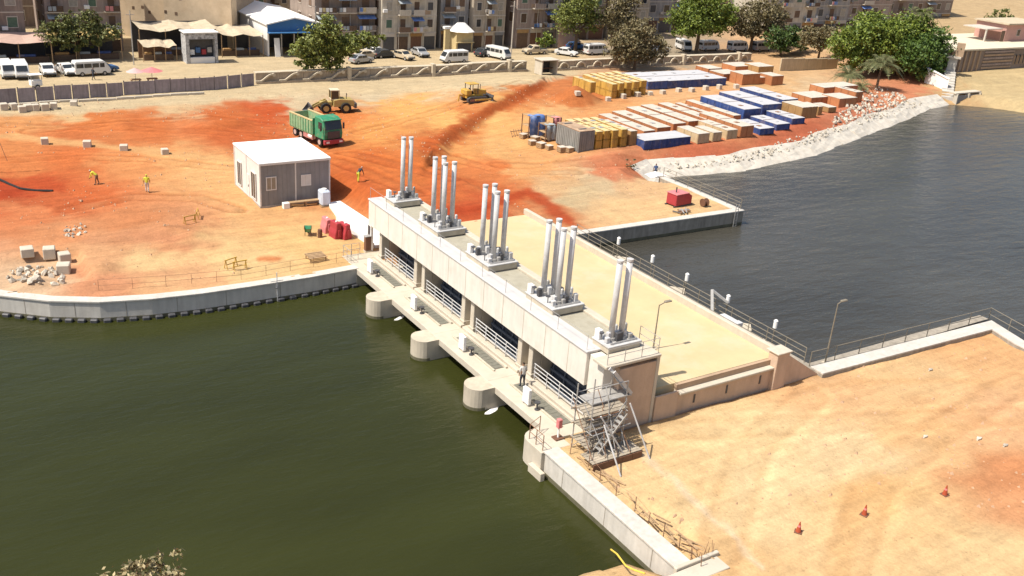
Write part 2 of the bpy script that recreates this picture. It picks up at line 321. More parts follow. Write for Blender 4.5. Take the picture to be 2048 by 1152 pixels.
def build_ground():
    xs = np.concatenate([np.arange(-380, -20, 12), np.arange(-20, -2, 2), np.arange(-2, 92, .3), np.arange(92, 180, 1.0), np.arange(180, 260, 4), np.arange(260, 600, 20)])
    ys = np.concatenate([np.arange(-180, 10, 10), np.arange(10, 20, 2), np.arange(20, 60, .36), np.arange(60, 126, .3), np.arange(126, 150, 1.), np.arange(150, 260, 5), np.arange(260, 900, 30)])
    X, Y = np.meshgrid(xs, ys); Z = terrain(X, Y); n, mm = X.shape
    co = np.stack([X, Y, Z], -1).reshape(-1, 3)
    i = np.arange(n*mm).reshape(n, mm); F = np.stack([i[:-1, :-1], i[:-1, 1:], i[1:, 1:], i[1:, :-1]], -1).reshape(-1, 4)
    me = bpy.data.meshes.new('ground'); me.vertices.add(len(co)); me.vertices.foreach_set('co', co.ravel())
    me.loops.add(F.size); me.loops.foreach_set('vertex_index', F.ravel().astype(np.int32)); me.polygons.add(len(F)); me.polygons.foreach_set('loop_start', np.arange(0, F.size, 4, dtype=np.int32))
    me.update(calc_edges=True)
    a = me.color_attributes.new('soil', 'FLOAT_COLOR', 'POINT'); c = soil_and_shade(co); a.data.foreach_set('color', np.concatenate([c, np.ones((len(c), 1))], 1).ravel())
    me.polygons.foreach_set('use_smooth', [True]*len(me.polygons))
    M = bpy.data.materials.new('soil'); M.use_nodes = True; t = M.node_tree; N = t.nodes; L = t.links; B = N['Principled BSDF']; B.inputs['Roughness'].default_value = .95; B.inputs['Specular IOR Level'].default_value = .12
    at = N.new('ShaderNodeAttribute'); at.attribute_name = 'soil'; geo = N.new('ShaderNodeNewGeometry')
    def noise(sc, det=6, stretch=None, rgh=.6):
        n_ = N.new('ShaderNodeTexNoise'); n_.inputs['Scale'].default_value = sc; n_.inputs['Detail'].default_value = det; n_.inputs['Roughness'].default_value = rgh
        if stretch:
            mp = N.new('ShaderNodeMapping'); mp.inputs['Scale'].default_value = stretch[:3]; mp.inputs['Rotation'].default_value = (0, 0, stretch[3]); L.new(geo.outputs['Position'], mp.inputs['Vector']); L.new(mp.outputs[0], n_.inputs['Vector'])
        else: L.new(geo.outputs['Position'], n_.inputs['Vector'])
        return n_
    def rng_(s, a0, a1, b0, b1):
        r = N.new('ShaderNodeMapRange'); r.inputs[1].default_value = a0; r.inputs[2].default_value = a1; r.inputs[3].default_value = b0; r.inputs[4].default_value = b1; L.new(s, r.inputs[0]); return r.outputs[0]
    def mul(a_, b_):
        x_ = N.new('ShaderNodeMath'); x_.operation = 'MULTIPLY'; L.new(a_, x_.inputs[0]); L.new(b_, x_.inputs[1]); return x_.outputs[0]
    v = rng_(noise(.55, 8, None, .72).outputs['Fac'], .3, .7, .88, 1.12)
    v = mul(v, rng_(noise(1.9, 6, None, .7).outputs['Fac'], .3, .7, .91, 1.09))
    v = mul(v, rng_(noise(1.0, 5, (.13, 1.2, 1, .35)).outputs['Fac'], .3, .7, .92, 1.07))   # machine tracks
    v = mul(v, rng_(noise(1.0, 5, (.12, 1.7, 1, 1.1)).outputs['Fac'], .35, .7, .90, 1.07))
    v = mul(v, rng_(noise(6., 4).outputs['Fac'], .3, .7, .90, 1.07))
    v = mul(v, rng_(noise(3.2, 2).outputs['Fac'], .66, .74, 1.0, .72))      # clods
    sc = N.new('ShaderNodeVectorMath'); sc.operation = 'SCALE'; L.new(at.outputs['Color'], sc.inputs[0]); L.new(v, sc.inputs['Scale'])
    hue = N.new('ShaderNodeMix'); hue.data_type = 'RGBA'; hue.blend_type = 'MULTIPLY'; L.new(rng_(noise(.33, 7, None, .7).outputs['Fac'], .5, .75, 0, .35), hue.inputs[0]); L.new(sc.outputs[0], hue.inputs[6]); hue.inputs[7].default_value = (.97, .84, .70, 1)
    L.new(hue.outputs[2], B.inputs['Base Color'])
    bp = N.new('ShaderNodeBump'); bp.inputs['Strength'].default_value = .7; bp.inputs['Distance'].default_value = .12; L.new(noise(2.2, 8, None, .65).outputs['Fac'], bp.inputs['Height']); L.new(bp.outputs[0], B.inputs['Normal'])
    me.materials.append(M); tag(link('ground', me), kind='structure')
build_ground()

def water(name, xs, ys, base, rough, bump, scale, spec):
    me = MB().add([(xs[0], ys[0], WZ), (xs[1], ys[0], WZ), (xs[1], ys[1], WZ), (xs[0], ys[1], WZ)], [(0, 1, 2, 3)])
    M = bpy.data.materials.new(name); M.use_nodes = True; t = M.node_tree; N = t.nodes; L = t.links; B = N['Principled BSDF']
    B.inputs['Roughness'].default_value = rough; B.inputs['IOR'].default_value = 1.33; B.inputs['Specular IOR Level'].default_value = spec
    geo = N.new('ShaderNodeNewGeometry'); mp = N.new('ShaderNodeMapping'); mp.inputs['Scale'].default_value = (.55, 1.5, 1); mp.inputs['Rotation'].default_value = (0, 0, .45)
    L.new(geo.outputs['Position'], mp.inputs['Vector'])
    n1 = N.new('ShaderNodeTexNoise'); n1.inputs['Scale'].default_value = scale; n1.inputs['Detail'].default_value = 5; n1.inputs['Roughness'].default_value = .6; L.new(mp.outputs[0], n1.inputs['Vector'])
    bp = N.new('ShaderNodeBump'); bp.inputs['Strength'].default_value = bump; bp.inputs['Distance'].default_value = .25; L.new(n1.outputs['Fac'], bp.inputs['Height']); L.new(bp.outputs[0], B.inputs['Normal'])
    n2 = N.new('ShaderNodeTexNoise'); n2.inputs['Scale'].default_value = .07; n2.inputs['Detail'].default_value = 5; L.new(mp.outputs[0], n2.inputs['Vector'])
    mx = N.new('ShaderNodeMix'); mx.data_type = 'RGBA'; r = N.new('ShaderNodeMapRange'); r.inputs[1].default_value = .3; r.inputs[2].default_value = .7; L.new(n2.outputs['Fac'], r.inputs[0]); L.new(r.outputs[0], mx.inputs[0])
    mx.inputs[6].default_value = (*[c*.8 for c in base], 1); mx.inputs[7].default_value = (*[c*1.25 for c in base], 1); L.new(mx.outputs[2], B.inputs['Base Color'])
    tag(part(name, me, M, None), kind='structure')
water('tailwater', (-400, 44), (-200, 160), (.027, .030, .0075), .08, .26, 1.0, .30)
water('river_water', (44.02, 600), (-200, 160), (.048, .045, .036), .12, .95, .5, .5)

# ------------------------------------------------------------------ rail helper
def rail_parts(root, pts, h, nrails, sp, M, r=.022, zf=None, wp=True, prefix=''):
    """posts and continuous rails along a polyline given in world coordinates"""
    pr = root.location
    acc = [Vector((*p, (zf(*p) if zf else pr.z))) if len(p) == 2 else Vector(p) for p in pts]
    pm = MB().cyl((0, 0, -.02), (0, 0, h), r*1.25, n=6).mesh('post', M)
    for a, b in zip(acc[:-1], acc[1:]):
        n = max(1, round((b-a).length/sp))
        for k in range(n+(1 if b is acc[-1] else 0)):
            o = part('post', pm, M, root); o.location = a.lerp(b, k/n)-pr
    for k in range(nrails):
        z = h*(k+1)/nrails-.01; mb = MB().path([tuple(p-pr+Vector((0, 0, z))) for p in acc], r, 5); part('rail', mb, M, root)
def railing(label, pts, h=1.1, nrails=2, sp=2.0, M=STEELG, r=.025, zf=None, group=None, name='railing'):
    p = pts[0]; z = (zf(p[0], p[1]) if zf else (p[2] if len(p) > 2 else 0)); t = thing(name, label, 'railing', (p[0], p[1], z), 0, group)
    rail_parts(t, pts, h, nrails, sp, M, r, zf); return t

# ------------------------------------------------------------------ quay walls
def quay(name, label, pts, side, top=.06, thick=.8, piles=0, bottom=-4, M=CONCX, MT=CONCX):
    """side=+1: land lies to the left of the polyline direction"""
    p = pts[0]; t = thing(name, label, 'quay wall', (p[0], p[1], 0))
    s = side
    wpart('wall_stem', MB().sweep(pts, [(0, bottom), (0, top-.14), (s*thick, top-.14), (s*thick, bottom)]), M, t)
    wpart('coping', MB().sweep(pts, [(-s*.07, top-.14), (-s*.07, top), (s*(thick+.02), top), (s*(thick+.02), top-.14)]), MT, t, .02)
    wpart('tide_band', MB().sweep(pts, [(-s*.012, bottom), (-s*.012, WZ+.28), (s*.1, WZ+.28), (s*.1, bottom)]), TIDE, t)
    q0 = [Vector(q) for q in pts]
    for a, b in zip(q0[:-1], q0[1:]):
        n = int((b-a).length/3.2)
        for k in range(n): q = a.lerp(b, (k+.5)/n); o = wpart('joint', MB().box(-.02, .02, -.012, .03, WZ+.2, top-.15), CONCD, t); o.rotation_euler = (0, 0, math.atan2(b.y-a.y, b.x-a.x)+(0 if s > 0 else math.pi)); o.location = (q.x-t.location.x, q.y-t.location.y, 0)
    L_ = [Vector(q) for q in pts]
    if piles:
        pm = MB().box(-.27, .27, -.17, .17, bottom, WZ+.26).mesh('sheet_pile', STEELD, .07)
        for a, b in zip(L_[:-1], L_[1:]):
            d = (b-a); n = int(d.length/piles)
            if b.x < -2: continue
            for k in range(n):
                q = a+d*((k+.5)/n); nn = Vector((-d.y, d.x)).normalized()*(-s*.16)
                o = part('sheet_pile', pm, STEELD, t); o.location = (q.x+nn.x-t.location.x, q.y+nn.y-t.location.y, 0); o.rotation_euler = (0, 0, math.atan2(d.y, d.x))
    return t
quay('quay_wall', 'curved pale concrete quay wall with dark sheet piles below the sandy bank', LQ, 1, piles=.85)
quay('quay_wall', 'concrete quay wall of the sandy promontory beside the river', UQ, 1, bottom=-4, M=CONCD)
quay('quay_wall', 'white concrete quay wall leading from the scaffolding along the sand', [(28.6, 26.3), (28.6, 37.9)], -1, top=.10, thick=.95, M=CONCX)
quay('quay_wall', 'low white capped river wall along the bare orange ground', RUQ[:5], -1, top=.36, thick=1.05, bottom=-4, M=CONCD, MT=CONCX)
# vertical construction joints and end block of the front wall
t = thing('abutment_nose', 'rounded white concrete abutment nose at the end of the gate walkway', 'abutment', (28.9, 38.9, 0))
nose = [(28.35, 37.8), (28.35, 39.3)]+[(29.3+.95*math.cos(a), 39.3+.95*math.sin(a)) for a in np.linspace(math.pi, math.pi/2, 6)[1:]]+[(30.4, 40.25), (30.4, 37.8)]
wpart('nose_block', MB().prism(nose, -4, .05), CONCW, t, .03)
wpart('stepped_footing', MB().box(28.05, 28.36, 37.3, 38.6, -4, -1.0), CONCW, t, .03)

# ------------------------------------------------------------------ barrage
PY = [39.0, 46.5, 54.05, 61.6, 69.1]      # pier axes
ROAD = 2.0
BG = thing('barrage', 'long pale concrete gate barrage with four bays crossing the channel', 'barrage', (32.5, 54, 0))
for i, y in enumerate(PY):
    inner = 0 < i < 4; hw = .9
    if inner:
        pol = [(47.4, y-hw), (47.4, y+hw), (29.3, y+hw)]+[(29.3+.94*math.cos(a), y+.94*math.sin(a)) for a in np.linspace(math.pi*.5, math.pi*1.5, 13)[1:-1]]+[(29.3, y-hw)]
        wpart('pier', MB().prism(pol, -5, -.02), CONC, BG, 0)
        ws = [(math.cos(a)*.952+29.3, y+math.sin(a)*.952) for a in np.linspace(math.pi*.5, math.pi*1.5, 13)]
        wpart('tide_band', MB().prism(ws, -5, WZ+.22), TIDE, BG)
    wpart('bay_wall', MB().box(33.46, 36.2, *( (y-hw, y+hw) if inner else ((37.8, 39.8) if i == 0 else (68.3, 70.3)) ), -5, 4.28), CONC if inner else CONCR, BG, .02)
    for s in ((-1, 1) if inner else ((1,) if i == 0 else (-1,))):
        yc = y+s*.65 if inner else y+s*.5
        c = wpart('column', MB().box(32.72, 33.44, yc-.24, yc+.24, 0.01, 2.5), CONCW, BG, .03)
        wpart('plinth', MB().box(32.66, 33.45, yc-.31, yc+.31, 0.012, .34), CONCW, c, .02)
    # roof bearing pads on the beam soffit
for (a, b) in [(38.7, 46.5), (46.5, 54.05), (54.05, 61.6), (61.6, 69.0)]:
    wpart('walkway_slab', MB().box(30.0, 33.3, a+.004, b-.004, -.46, 0.006), CONCW, BG, .02)
    ya, yb = a+1.15, b-1.15
    g = wpart('grating', MB().box(31.18, 31.92, ya, yb, .008, .03), GRATE, BG)
    for k in range(int((yb-ya)/.45)): wpart('cover_plate', MB().box(31.22, 31.88, ya+.03+k*.45, ya+.44+k*.45, .031, .045), GRATE, g)
    wpart('slot_kerb', MB().box(31.96, 32.10, ya-.2, yb+.2, .008, .16), CONCW, BG, .02)
    wpart('slot_kerb', MB().box(31.00, 31.13, ya-.2, yb+.2, .008, .12), CONC, BG, .02)
    wpart('edge_upstand', MB().box(32.28, 32.62, a+.1, b-.1, .008, .22), CONCW, BG, .03)
    # gate
    gy0, gy1 = a+1.02, b-1.02
    rad = [(37.4-3.2*math.cos(t_), .1+3.2*math.sin(t_)) for t_ in np.linspace(-.75, .68, 10)]
    prof = rad+[(x+.12, z) for x, z in reversed(rad)]
    gt = wpart('radial_gate', MB().extr(prof, gy0, gy1), GATEB, BG)
    for zz in (-.75, -.1, .55, 1.2, 1.75):
        xx = 37.4-math.sqrt(3.2**2-(zz-.1)**2); wpart('girder', MB().box(xx-.16, xx-.02, gy0+.05, gy1-.05, zz-.09, zz+.09), GATEL, gt, .02)
    for k in range(5):
        yy = gy0+.3+k*(gy1-gy0-.6)/4
        mb = MB()
        for (x0, z0), (x1, z1) in zip(rad[2:-1], rad[3:]): mb.bar((x0-.06, yy, z0), (x1-.06, yy, z1), .09, .1)
        wpart('stiffener', mb, GATEL, gt)
    for yy in (gy0+.5, gy1-.5): wpart('arm', MB().bar((34.4, yy, 1.2), (36.1, yy, 2.6), .22), GATEL, gt)
    # bay railing
    r = link('railing', None, BG, (32.86-32.5, (a+b)/2-54, .01))
    y0, y1 = a+1.02, b-1.02
    for k in range(5):
        yy = y0+.1+k*(y1-y0-.2)/4-(a+b)/2; part('post', MB().box(-.03, .03, yy-.03, yy+.03, 0, 1.16), STEELW, r)
    for k in range(4): part('rail', MB().cyl((0, y0-(a+b)/2, .30+k*.28), (0, y1-(a+b)/2, .30+k*.28), .032, n=6), STEELW, r)
# main beam, roof
wpart('main_beam', MB().box(32.4, 33.24, 39.72, 70.3, 2.5, 4.66), CONCB, BG, .03)
for y in np.arange(41.5, 70, 2.5): wpart('formwork_joint', MB().box(32.385, 32.398, y, y+.03, 2.56, 4.60), CONC, BG)
wpart('beam_coping', MB().box(32.34, 33.60, 39.66, 70.36, 4.664, 4.80), STEELW if 0 else mat('white_coping', (.51, .495, .48), .8, .1, .8, streak=.0, stain=((.46, .43, .38), 1.3, .4)), BG, .03)
wpart('roof_slab', MB().box(33.25, 36.2, 39.72, 70.3, 4.29, 4.60), CONC, BG)
wpart('rear_coping', MB().box(35.74, 36.3, 37.7, 70.36, 4.604, 4.80), CONCW, BG, .03)
for i, y in enumerate(PY):
    if i < 4: wpart('roof_screed', MB().box(33.62, 35.72, y+1.35, PY[i+1]-1.35, 4.602, 4.64), ROOFG, BG)
    wpart('roof_crossbeam', MB().box(33.61, 35.73, *((y-1.3, y+1.3) if 0 < i < 4 else ((38.0, 40.3) if i == 0 else (67.85, 70.3))), 4.602, 4.70), CONCW, BG, .02)
wpart('end_cornice', MB().box(32.2, 36.34, 37.6, 38.9, 4.604, 4.79), CONCW, BG, .03)
wpart('end_block', MB().box(32.62, 33.5, 38.3, 39.70, 2.2, 4.60), CONCB, BG, .03)
wpart('rear_wall', MB().box(36.21, 36.45, 37.8, 70.3, -2, 4.58), CONCW, BG)
# road deck
sandm = mat('sanded_road', (.53, .42, .24), .95, .12, .35, .25, 8, stain=((.54, .46, .33), .25, .6))
wpart('road_deck', MB().box(36.47, 47.2, 38.3, 69.3, .6, ROAD), sandm, BG)
wpart('road_parapet', MB().box(47.2, 47.55, 38.3, 69.2, .2, ROAD+.52), CONCW, BG, .04)
wpart('end_wall', MB().box(36.46, 47.18, 37.86, 38.28, -1.5, 1.42), CONCR, BG)
wpart('ledge', MB().box(38.4, 46.6, 37.62, 38.27, 1.44, 1.60), CONCW, BG, .03)
wpart('bearing_shelf', MB().box(38.4, 46.6, 38.05, 38.29, 1.61, 1.98), BRICK, BG)
wpart('corner_pier', MB().box(46.6, 47.75, 37.5, 38.3, -1.5, 2.56), CONCR, BG, .03)
wpart('corner_cap', MB().box(46.5, 47.85, 37.4, 38.5, 2.562, 2.68), CONCW, BG, .03)
wpart('wing_wall', MB().extr([(47.76, -1.5), (51.2, -1.5), (51.2, .1), (47.76, 2.3)], 37.62, 38.0), CONCR, BG)
for x in (39.8, 42.6, 45.6): wpart('weep_hole', MB().box(x, x+.14, 37.83, 37.855, .5, 1.1), STEELD, BG)
wpart('stair_pit_wall', MB().box(36.5, 38.3, 37.7, 37.84, -.5, 1.75), CONCR, BG)
# upstream walkway
for (a, b) in [(38.3, 46.5), (46.5, 54.05), (54.05, 61.6), (61.6, 69.2)]:
    wpart('upstream_walkway', MB().box(47.56, 52.0, a+.004, b-.004, -.45, .02), CONCD, BG, .02)
wpart('abutment_wall', MB().box(30.0, 52.8, 67.2, 68.28, -4, -.47), CONC, BG); wpart('abutment_wall', MB().box(47.56, 53.2, 67.22, 69.3, -.46, .05), CONC, BG); wpart('abutment_wall', MB().box(30.02, 33.4, 69.01, 70.3, -4, .02), CONC, BG); wpart('abutment_wall', MB().box(47.0, 51.6, 37.7, 39.0, -4, -.47), CONC, BG)
for y in PY[1:4]: wpart('upstream_pier', MB().prism([(47.4, y-.9), (53, y-.9), (53.8, y), (53, y+.9), (47.4, y+.9)], -5, -.46), CONC, BG)
railing('tall double railing along the upstream edge of the road deck', [(51.8, 39.4, .02), (51.8, 67.0, .02)], 1.15, 3, 1.9, STEELB, .028)
railing('inner railing between the road parapet and the upstream walkway', [(48.2, 40.4, .02), (48.2, 67.2, .02)], 2.15, 2, 3.8, STEELB, .028)
# white lamps along the upstream railing
lm = thing('bollard_light', 'white cylindrical lamp on a post of the upstream walkway railing', 'light', (0, 0, 0), 0, 'white lamps along the upstream railing')
part('lamp_post', MB().cyl((0, 0, 0), (0, 0, 1.2), .04, n=8), STEELB, lm)
part('lamp_body', MB().cyl((0, 0, 1.2), (0, 0, 1.78), .16, .16, n=12), WHITE, lm, .03)
part('lamp_cap', MB().cyl((0, 0, 1.79), (0, 0, 1.88), .17, .08, n=12), WHITE, lm)
for i, y in enumerate([61.2, 56.6, 52.3, 47.6, 42.7]):
    o = lm if i == 0 else copytree(lm); o.location = (52.05 if i < 9 else 0, y, 0.0)
t = thing('trash_rake', 'white screen cleaning machine on the upstream walkway by the railing', 'machine', (50.0, 46.0, .02))
part('frame', MB().box(-.8, .8, -2.2, 2.0, 0, .5).box(-.6, .6, -1.5, .4, .51, 1.1), STEELW, t, .04)
part('boom', MB().bar((.2, 1.2, .5), (1.2, 2.6, 2.0), .2).bar((1.2, 2.6, 2.0), (1.9, 1.4, 1.3), .16), STEELG, t)
part('cabinet', MB().box(-.7, 0, -2.1, -1.6, .51, 1.5), STEELW, t, .03)

# hydraulic lifting units on the roof
def hydraulics(y, cyl, label):
    t = thing('hydraulic_lift_unit', label, 'hydraulic unit', (34.6, y, 4.79), 0, 'hydraulic units on the barrage roof')
    ys = sorted(set(c[1] for c in cyl)); y0 = min(ys)-.75; y1 = max(ys)+.75
    part('pedestal', MB().box(-1.25, 1.15, y0, y1, -.08, .34), CONC, t, .03)
    part('pedestal_cap', MB().box(-1.31, 1.21, y0-.06, y1+.06, .342, .42), STEELW, t, .01)
    for k, (dx, dy) in enumerate(cyl):
        c = part('cylinder', MB().cyl((dx, dy, .42), (dx, dy, 5.36), .18, n=16), STEELW, t, smooth=True)
        c.data.polygons.foreach_set('use_smooth', [len(p.vertices) == 4 for p in c.data.polygons])
        part('head_flange', MB().cyl((dx, dy, 5.36), (dx, dy, 5.50), .205, n=14), STEELW, c)
        part('base_flange', MB().cyl((dx, dy, .43), (dx, dy, .62), .30, n=14), STEELG, c)
        part('clevis', MB().box(dx-.33, dx-.12, dy-.14, dy+.14, .43, .95).box(dx+.12, dx+.33, dy-.14, dy+.14, .43, .95), STEELW, c, .02)
        part('feed_pipe', MB().cyl((dx+.22, dy+.06, .45), (dx+.22, dy+.06, 4.2), .02, n=6), STEELG, c)
        for q in range(2):
            sx = .5 if q else -.46; part('valve_block', MB().box(dx+sx-.14, dx+sx+.14, dy-.38, dy-.12, .43, .43+.34+.2*((k+q) % 2)), (STEELW, STEELD, STEELG)[(k+q) % 3], t, .03)
        part('accumulator', MB().cyl((dx+.55, dy+.3, .43), (dx+.55, dy+.3, 1.1), .11, n=8).sphere((dx+.55, dy+.3, 1.1), .11), STEELG if k % 2 else STEELW, t)
        part('hand_wheel', MB().cyl((dx-.55, dy+.25, .43), (dx-.55, dy+.25, .86), .03, n=6).cyl((dx-.55, dy+.25, .86), (dx-.55, dy+.25, .90), .17, n=10), STEELD, t)
    part('control_box', MB().box(-1.22, -.92, y1-.5, y1-.06, .43, 1.02), WHITE, t, .02)
    part('pipework', MB().path([(-1.0, y0+.2, .5), (1.0, y0+.2, .5), (1.0, y1-.2, .5), (-.6, y1-.2, .5)], .04), STEELG, t)
    return t
quad = [(-.42, -.80), (-.42, .80), (.34, -.80), (.34, .80)]
hydraulics(39.55, [(-.5, .2), (.2, .15)], 'two white hydraulic cylinders on the roof end above the scaffolding')
hydraulics(46.3, quad, 'four white hydraulic cylinders on the roof, next to the end pair above the scaffolding')
hydraulics(54.2, quad, 'four white hydraulic cylinders at the middle of the barrage roof')
hydraulics(61.6, quad, 'four white hydraulic cylinders on the roof, next to the pair towards the office')
hydraulics(69.0, [(-.1, -.6), (.5, -.75)], 'two white hydraulic cylinders on the roof end towards the office cabin')
railing('thin handrail along the front edge of the barrage roof', [(32.5, 39.9, 4.8), (32.5, 70.2, 4.8)], .0+.95, 1, 3.0, STEELG, .012)
railing('thin handrail round the open end of the barrage roof', [(32.4, 37.8, 4.79), (36.2, 37.8, 4.79), (36.2, 39.6, 4.79)], 1.0, 2, 1.2, STEELG, .018)
# white boards on the gate walkway
for i, y in enumerate([66.0, 58.3, 51.0, 42.9]):
    t = thing('control_cabinet', 'white control cabinet standing beside the grating of a bay', 'cabinet', (30.62, y, .006), 0, 'white cabinets on the gate walkway')
    part('cabinet_body', MB().box(-.11, .11, -.35, .35, .12, 1.15), WHITE, t, .02); part('stand', MB().box(-.09, .09, -.3, -.2, 0, .12).box(-.09, .09, .2, .3, 0, .12), STEELG, t)
    v = thing('valve_stand', 'small dark valve with handwheel beside a walkway cabinet', 'valve', (30.85, y-.85, .006), 0, 'valves on the gate walkway')
    part('stem', MB().cyl((0, 0, 0), (0, 0, .5), .06, n=8), STEELD, v); part('hand_wheel', MB().cyl((0, 0, .5), (0, 0, .56), .2, n=10), STEELD, v); part('flange', MB().cyl((0, 0, 0), (0, 0, .08), .16, n=8), STEELD, v)
for (px, py, r) in [(800, 636, .42), (985, 821, .5)]:
    x, y = P(px, py, WZ); single('foam_patch', MB().prism([(r*1.3*math.cos(a)*(1+.2*math.sin(3*a)), r*.45*math.sin(a)+.25*math.cos(a)) for a in np.linspace(0, 6.28, 14)[:-1]], 0, .012), WHITE, 'small white foam patch floating beside a round pier', 'foam', (x, y, WZ+.006), 0, 'foam beside the piers')

# ------------------------------------------------------------------ left bank: cabin, barriers, small gear
t = thing('site_office', 'grey walled prefabricated site office with a flat white roof', 'office', (27.95, 84.5, 0))
def wl(name, mb, M, parent, bevel=0): return part(name, mb, M, parent, bevel)
OW, OD, OH = 6.85, 7.5, 4.12
wl('wall', MB().box(0, OW, 0, .12, .12, OH), PANELG, t); wl('wall', MB().box(0, .12, .121, OD, .12, OH), PANELL, t)
wl('wall', MB().box(OW-.12, OW, .121, OD, .12, OH), PANELL, t); wl('wall', MB().box(.121, OW-.121, OD-.12, OD, .12, OH), PANELL, t)
wl('plinth', MB().box(-.05, OW+.05, -.05, OD+.05, -.3, .118), STEELG, t)
rf = wl('roof', MB().box(-.10, OW+.10, -.12, OD+.10, OH+.002, OH+.17), ROOFW, t, .03)
for k in range(1, 7): wl('roof_seam', MB().box(.1, OW-.1, k*OD/7-.03, k*OD/7+.03, OH+.172, OH+.20), ROOFW, rf)
wl('gutter', MB().box(-.06, OW+.06, -.17, -.125, OH-.08, OH+.12), PANELL, t)
for x in (-.04, OW/2-.06, OW-.08): wl('corner_post', MB().box(x, x+.13, -.05, -.002, .12, OH-.02), PANELL, t)
for y in (.0, OD/2, OD-.1): wl('corner_post', MB().box(-.05, -.002, y, y+.12, .12, OH-.02), PANELL, t)
for k in range(14):
    x = .3+k*.46
    if not (2.95 < x < 3.6): wl('wall_rib', MB().box(x, x+.05, -.022, -.001, .2, OH-.1), PANELG, t)
def window(parent, x0, x1, z0, z1, y=-.002, fm=WHITE, pm=GLASS, ax='y'):
    """window on a -Y (ax y) or -X (ax x) face"""
    def bx(a0, a1, b0, b1, d0, d1): return MB().box(a0, a1, d0, d1, b0, b1) if ax == 'y' else MB().box(d0, d1, a0, a1, b0, b1)
    f = MB(); w = .09
    for q in ((x0, x1, z0, z0+w), (x0, x1, z1-w, z1), (x0, x0+w, z0+w, z1-w), (x1-w, x1, z0+w, z1-w), ((x0+x1)/2-w/3, (x0+x1)/2+w/3, z0+w, z1-w)):
        b = bx(*q, y-.07, y); f.add(b.v, b.f)
    o = part('window', f, fm, parent); part('pane', bx(x0+w, x1-w, z0+w, z1-w, y-.035, y-.002), pm, o); return o
window(t, .55, 1.55, 1.6, 2.9, -.023, PANELL, mat('dusty_glass', (.30, .26, .2), .3, .2, 2))
window(t, 3.95, 4.95, 1.7, 2.8, -.023, PANELL, mat('blind_glass', (.62, .60, .56), .4, .1, 2))
o = window(t, 5.3, 6.4, .5, 2.9, -.05, PANELL, GLASS, 'x'); o = window(t, 1.0, 2.3, .4, 3.0, -.05, PANELL, GLASS, 'x')
d = wl('door', MB().box(-.04, -.002, 3.1, 4.05, .12, 2.3), PANELL, t); wl('handle', MB().box(-.09, -.041, 3.2, 3.26, 1.1, 1.3), STEELD, d)
t = thing('timber_bench', 'long pale plank bench in front of the site office', 'bench', (*P(575, 415), 0))
part('seat', MB().box(0, 3.6, -.25, .25, .40, .50), WOOD, t)
for x in (.2, 1.7, 3.2): part('leg', MB().box(x, x+.15, -.2, .2, -.1, .40), WOOD, t)
part('end_box', MB().box(-.5, .1, -.4, .1, 0, .55), WHITE, t, .02)
t = thing('water_tank', 'pale blue white upright tank at the corner of the site office', 'tank', (33.75, 83.3, 0))
part('tank_body', MB().box(-.45, .45, -.55, .55, .05, 1.5), mat('pale_blue_plastic', (.55, .62, .72), .4, .1, 2), t, .12)
part('tank_lid', MB().cyl((0, 0, 1.5), (0, 0, 1.62), .25, n=10), WHITE, t); part('pallet', MB().box(-.5, .5, -.6, .6, -.1, .05), WOOD, t)
# white concrete ramp and steps beside the barrage
t = thing('concrete_ramp', 'white concrete ramp slab between the site office and the barrage', 'ramp', (34, 78, 0))
wpart('ramp_slab', MB().prism([(34.1, 83.2), (35.4, 83.3), (35.75, 76.5), (35.3, 71.0), (33.3, 71.0), (33.0, 75), (33.3, 79)], -.3, .22), WHITE, t, .03)
wpart('side_wall', MB().prism([(33.0, 75), (33.3, 79), (33.15, 79), (32.85, 75)], -.3, .45), WHITE, t)
wpart('side_wall', MB().prism([(32.85, 75), (33.15, 71.0), (33.3, 71.0), (33.0, 75)], -.3, .45), WHITE, t)
t = thing('stair_flight', 'pale concrete stair climbing beside the barrage end', 'stairs', (35.5, 73, 0))
for k in range(9): wpart('step', MB().box(35.85+k*.24, 36.09+k*.24, 70.4, 75.5-k*.12, -.3, .30+k*.21), CONCW, t, .015)
t = thing('doorway_frame', 'white door frame with a dark opening at the barrage end', 'doorway', (32.7, 70.4, 0))
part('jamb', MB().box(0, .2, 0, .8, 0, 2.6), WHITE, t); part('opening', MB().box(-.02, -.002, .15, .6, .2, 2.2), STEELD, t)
for i, (px, py, M, lab, sc) in enumerate([(657, 466, PINK, 'faded pink plastic barrier beside two darker red barriers', 1.0), (676, 478, RED, 'red plastic barrier with a pale front between the other barriers', 1.15), (694, 478, RED, 'dark red plastic barrier standing next to the ramp', 1.05)]):
    x, y = P(px, py); t = thing('water_barrier', lab, 'barrier', (x, y, 0), .1*i, 'plastic barriers by the ramp')
    part('barrier_body', MB().extr([(-.42, -.02), (.42, -.02), (.38, .5), (.26, .95), (.22, 1.3*sc), (-.22, 1.3*sc), (-.26, .95), (-.38, .5)], -.2, 1.0, 0, 'y'), M, t, .05)
    part('filler_cap', MB().cyl((0, .3, 1.3*sc), (0, .3, 1.3*sc+.08), .1, n=8), WHITE, t); part('end_lug', MB().box(-.1, .1, -.3, -.2, .3, .9), M, t)
x, y = P(616, 470); t = thing('wheelbarrow', 'small green wheelbarrow with raised handles on the sand', 'wheelbarrow', (x, y, 0), 1.2)
part('tray', MB().add([(-.25, -.2, .35), (.35, -.2, .35), (.35, .2, .35), (-.25, .2, .35), (-.4, -.33, .7), (.55, -.33, .7), (.55, .33, .7), (-.4, .33, .7)], [(3, 2, 1, 0), (0, 1, 5, 4), (1, 2, 6, 5), (2, 3, 7, 6), (3, 0, 4, 7)]), GREEN, t)
part('wheel', MB().cyl((.6, -.05, .2), (.6, .05, .2), .2, n=12), BLACK, t)
